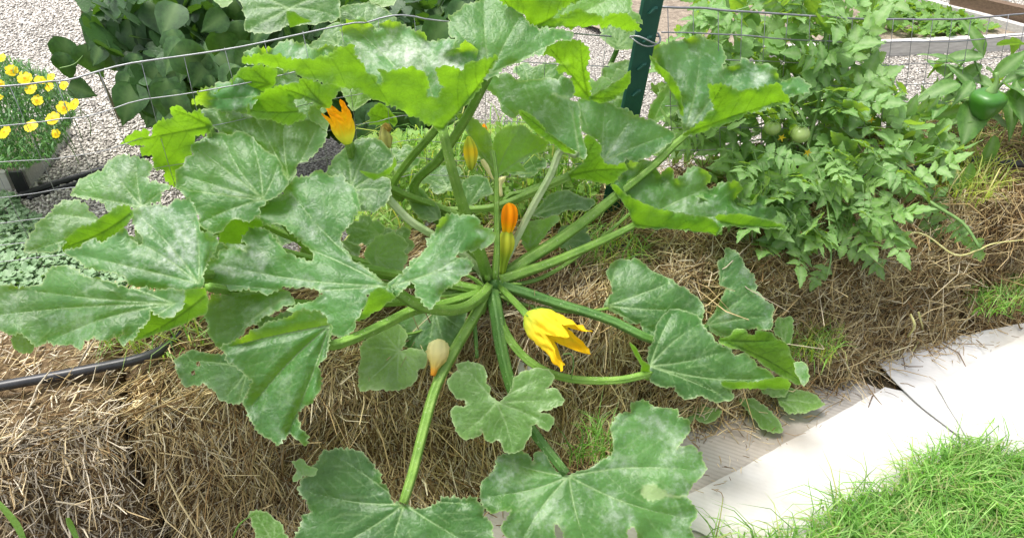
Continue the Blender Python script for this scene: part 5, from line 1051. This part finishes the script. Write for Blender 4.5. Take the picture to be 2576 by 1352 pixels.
# -- marigolds in a low planter at the left
c0 = atz(78, 480, 0); pl = empty('planter_box', Vector((c0.x - .3, c0.y + .2, 0)), 'low pale wooden planter box with a black corner strap under the marigolds', 'planter')
z_ = .085
for a_, b_ in [((c0.x - .75, c0.y - .03), (c0.x - .06, c0.y)), ((c0.x - .01, c0.y + .012), (c0.x - .04, c0.y + .42)), ((c0.x - .75, c0.y + .43), (c0.x - .06, c0.y + .44)), ((c0.x - .76, c0.y), (c0.x - .76, c0.y + .40))]:
    V, Fc = box_geo(a_, b_, .022, z_); put('board', mesh('board', V, Fc, False), M['board'], pl)
V, Fc = box_geo((c0.x - .040, c0.y - .016), (c0.x + .004, c0.y - .012), .010, z_ + .006); put('corner_strap', mesh('corner_strap', V, Fc, False), M['hose'], pl)
V, Fc = box_geo((c0.x - .74, c0.y + .2), (c0.x - .05, c0.y + .22), .36, z_ - .03); put('soil', mesh('soil', V, Fc, False), M['soil'], pl)
mar = empty('marigold_plant', Vector((c0.x - .3, c0.y + .15, .1)), 'marigold plant covered in bright yellow blooms with ferny leaves', 'marigold')
P = np.array([at(u, v, random.uniform(2.5, 3.0)) for u, v in sample_poly([(-160, 130), (20, 150), (120, 190), (170, 230), (190, 290), (160, 350), (130, 395), (70, 425), (-160, 425)], 7500)])
P[:, 2] = np.maximum(P[:, 2], .03); n = len(P)
o = blades('foliage', P, RNG.uniform(.015, .045, n), RNG.uniform(.0012, .003, n), 1.0, grass_cols(n, [(.045, .13, .04), (.08, .20, .06), (.12, .25, .09)]), parent=mar, droop=1.0)
for (u, v, r) in [(4, 145, 13), (29, 177, 17), (62, 196, 20), (102, 200, 17), (128, 193, 13), (123, 218, 14), (160, 214, 14), (77, 223, 19), (93, 252, 16), (160, 270, 20), (186, 262, 18), (132, 298, 20), (77, 316, 20), (139, 336, 14), (11, 332, 20), (0, 211, 12), (-6, 245, 16), (-60, 190, 18), (-70, 270, 18)]:
    d = 2.5; c_ = at(u, v, d); rr = r * .78 * d / F; nn_ = (Vector((0, -.55, .75)) + rv(.22)).normalized(); x_ = nn_.cross(Vector((0, 1, .2))).normalized(); y_ = nn_.cross(x_)
    V = []; Fc = []
    for ring, (cnt, r1, h, w) in enumerate([(8, 1.15, -.04, .36), (6, .62, .05, .24)]):
        for k in range(cnt):
            a_ = 6.283 * k / cnt + ring * .4 + random.uniform(-.12, .12); dr = x_ * math.cos(a_) + y_ * math.sin(a_); sd_ = nn_.cross(dr); q = rr * r1 * random.uniform(.88, 1.08); o_ = len(V)
            for t, ww, zz in ((.12, .12, .15), (.55, w, h), (.85, w * 1.05, h * .8), (1.0, w * .55, h * .35)):
                V += [c_ + dr * q * t - sd_ * rr * ww + nn_ * rr * (zz - .06), c_ + dr * q * t + nn_ * rr * zz, c_ + dr * q * t + sd_ * rr * ww + nn_ * rr * (zz - .06)]
            Fc += [(o_ + i * 3 + j_, o_ + i * 3 + j_ + 1, o_ + i * 3 + j_ + 4, o_ + i * 3 + j_ + 3) for i in range(3) for j_ in (0, 1)]
    f = put('bloom', mesh('bloom', V, Fc), M['marigold'], mar)
    V = [c_ + nn_ * rr * .20] + [c_ + (x_ * math.cos(k * .785) + y_ * math.sin(k * .785)) * rr * .24 + nn_ * rr * .12 for k in range(8)]
    put('eye', mesh('eye', V, [(0, 1 + k, 1 + (k + 1) % 8) for k in range(8)]), M['marigold_eye'], f)
    tube('bloom_stalk', [c_ - nn_ * rr * .1, c_ - nn_ * .03 + Vector((0, .02, -.05)), c_ + Vector((random.uniform(-.05, .02), .05, -.14))], .0014, M['stem'], mar, n=6, sides=5)

# -- raised beds at the back right
def bed(corner, e1, e2, h, w, label, mat, soil=True):
    c_, a_, b_ = atz(*corner, h), atz(*e1, h), atz(*e2, h); r_ = empty('raised_bed', Vector((c_.x, c_.y, 0)), label, 'raised bed')
    for p, q in ((c_, a_), (c_, b_)):
        t = (q - p).normalized(); s0 = p + t * (.03 if q is b_ else 0); V, Fc = box_geo((s0.x, s0.y), (q.x, q.y), w, h); put('board', mesh('board', V, Fc, False), M[mat], r_)
    if soil:
        far = a_ + (b_ - c_); V = [Vector((p.x, p.y, h - .04)) for p in (c_, a_, far, b_)]; put('soil', mesh('soil', V, [(0, 1, 2, 3)], False), M['soil'], r_)
    return r_
bed((2650, 84), (1700, 128), (2120, -60), .075, .04, 'weathered board edged soil bed behind the tomato plant', 'board')
bed((2760, 60), (2400, -22), (3000, -60), .14, .05, 'brown boarded bed at the far end of the gravel', 'board_brown', False)
P = np.array([atz(u, v, .05 + .05 * random.random()) for u, v in sample_poly([(2180, -20), (2380, 20), (2520, 70), (2350, 90), (2150, 60)], 500)])
leaflets('bed_seedlings', P, RNG.uniform(.010, .026, len(P)), .5, 'weed')
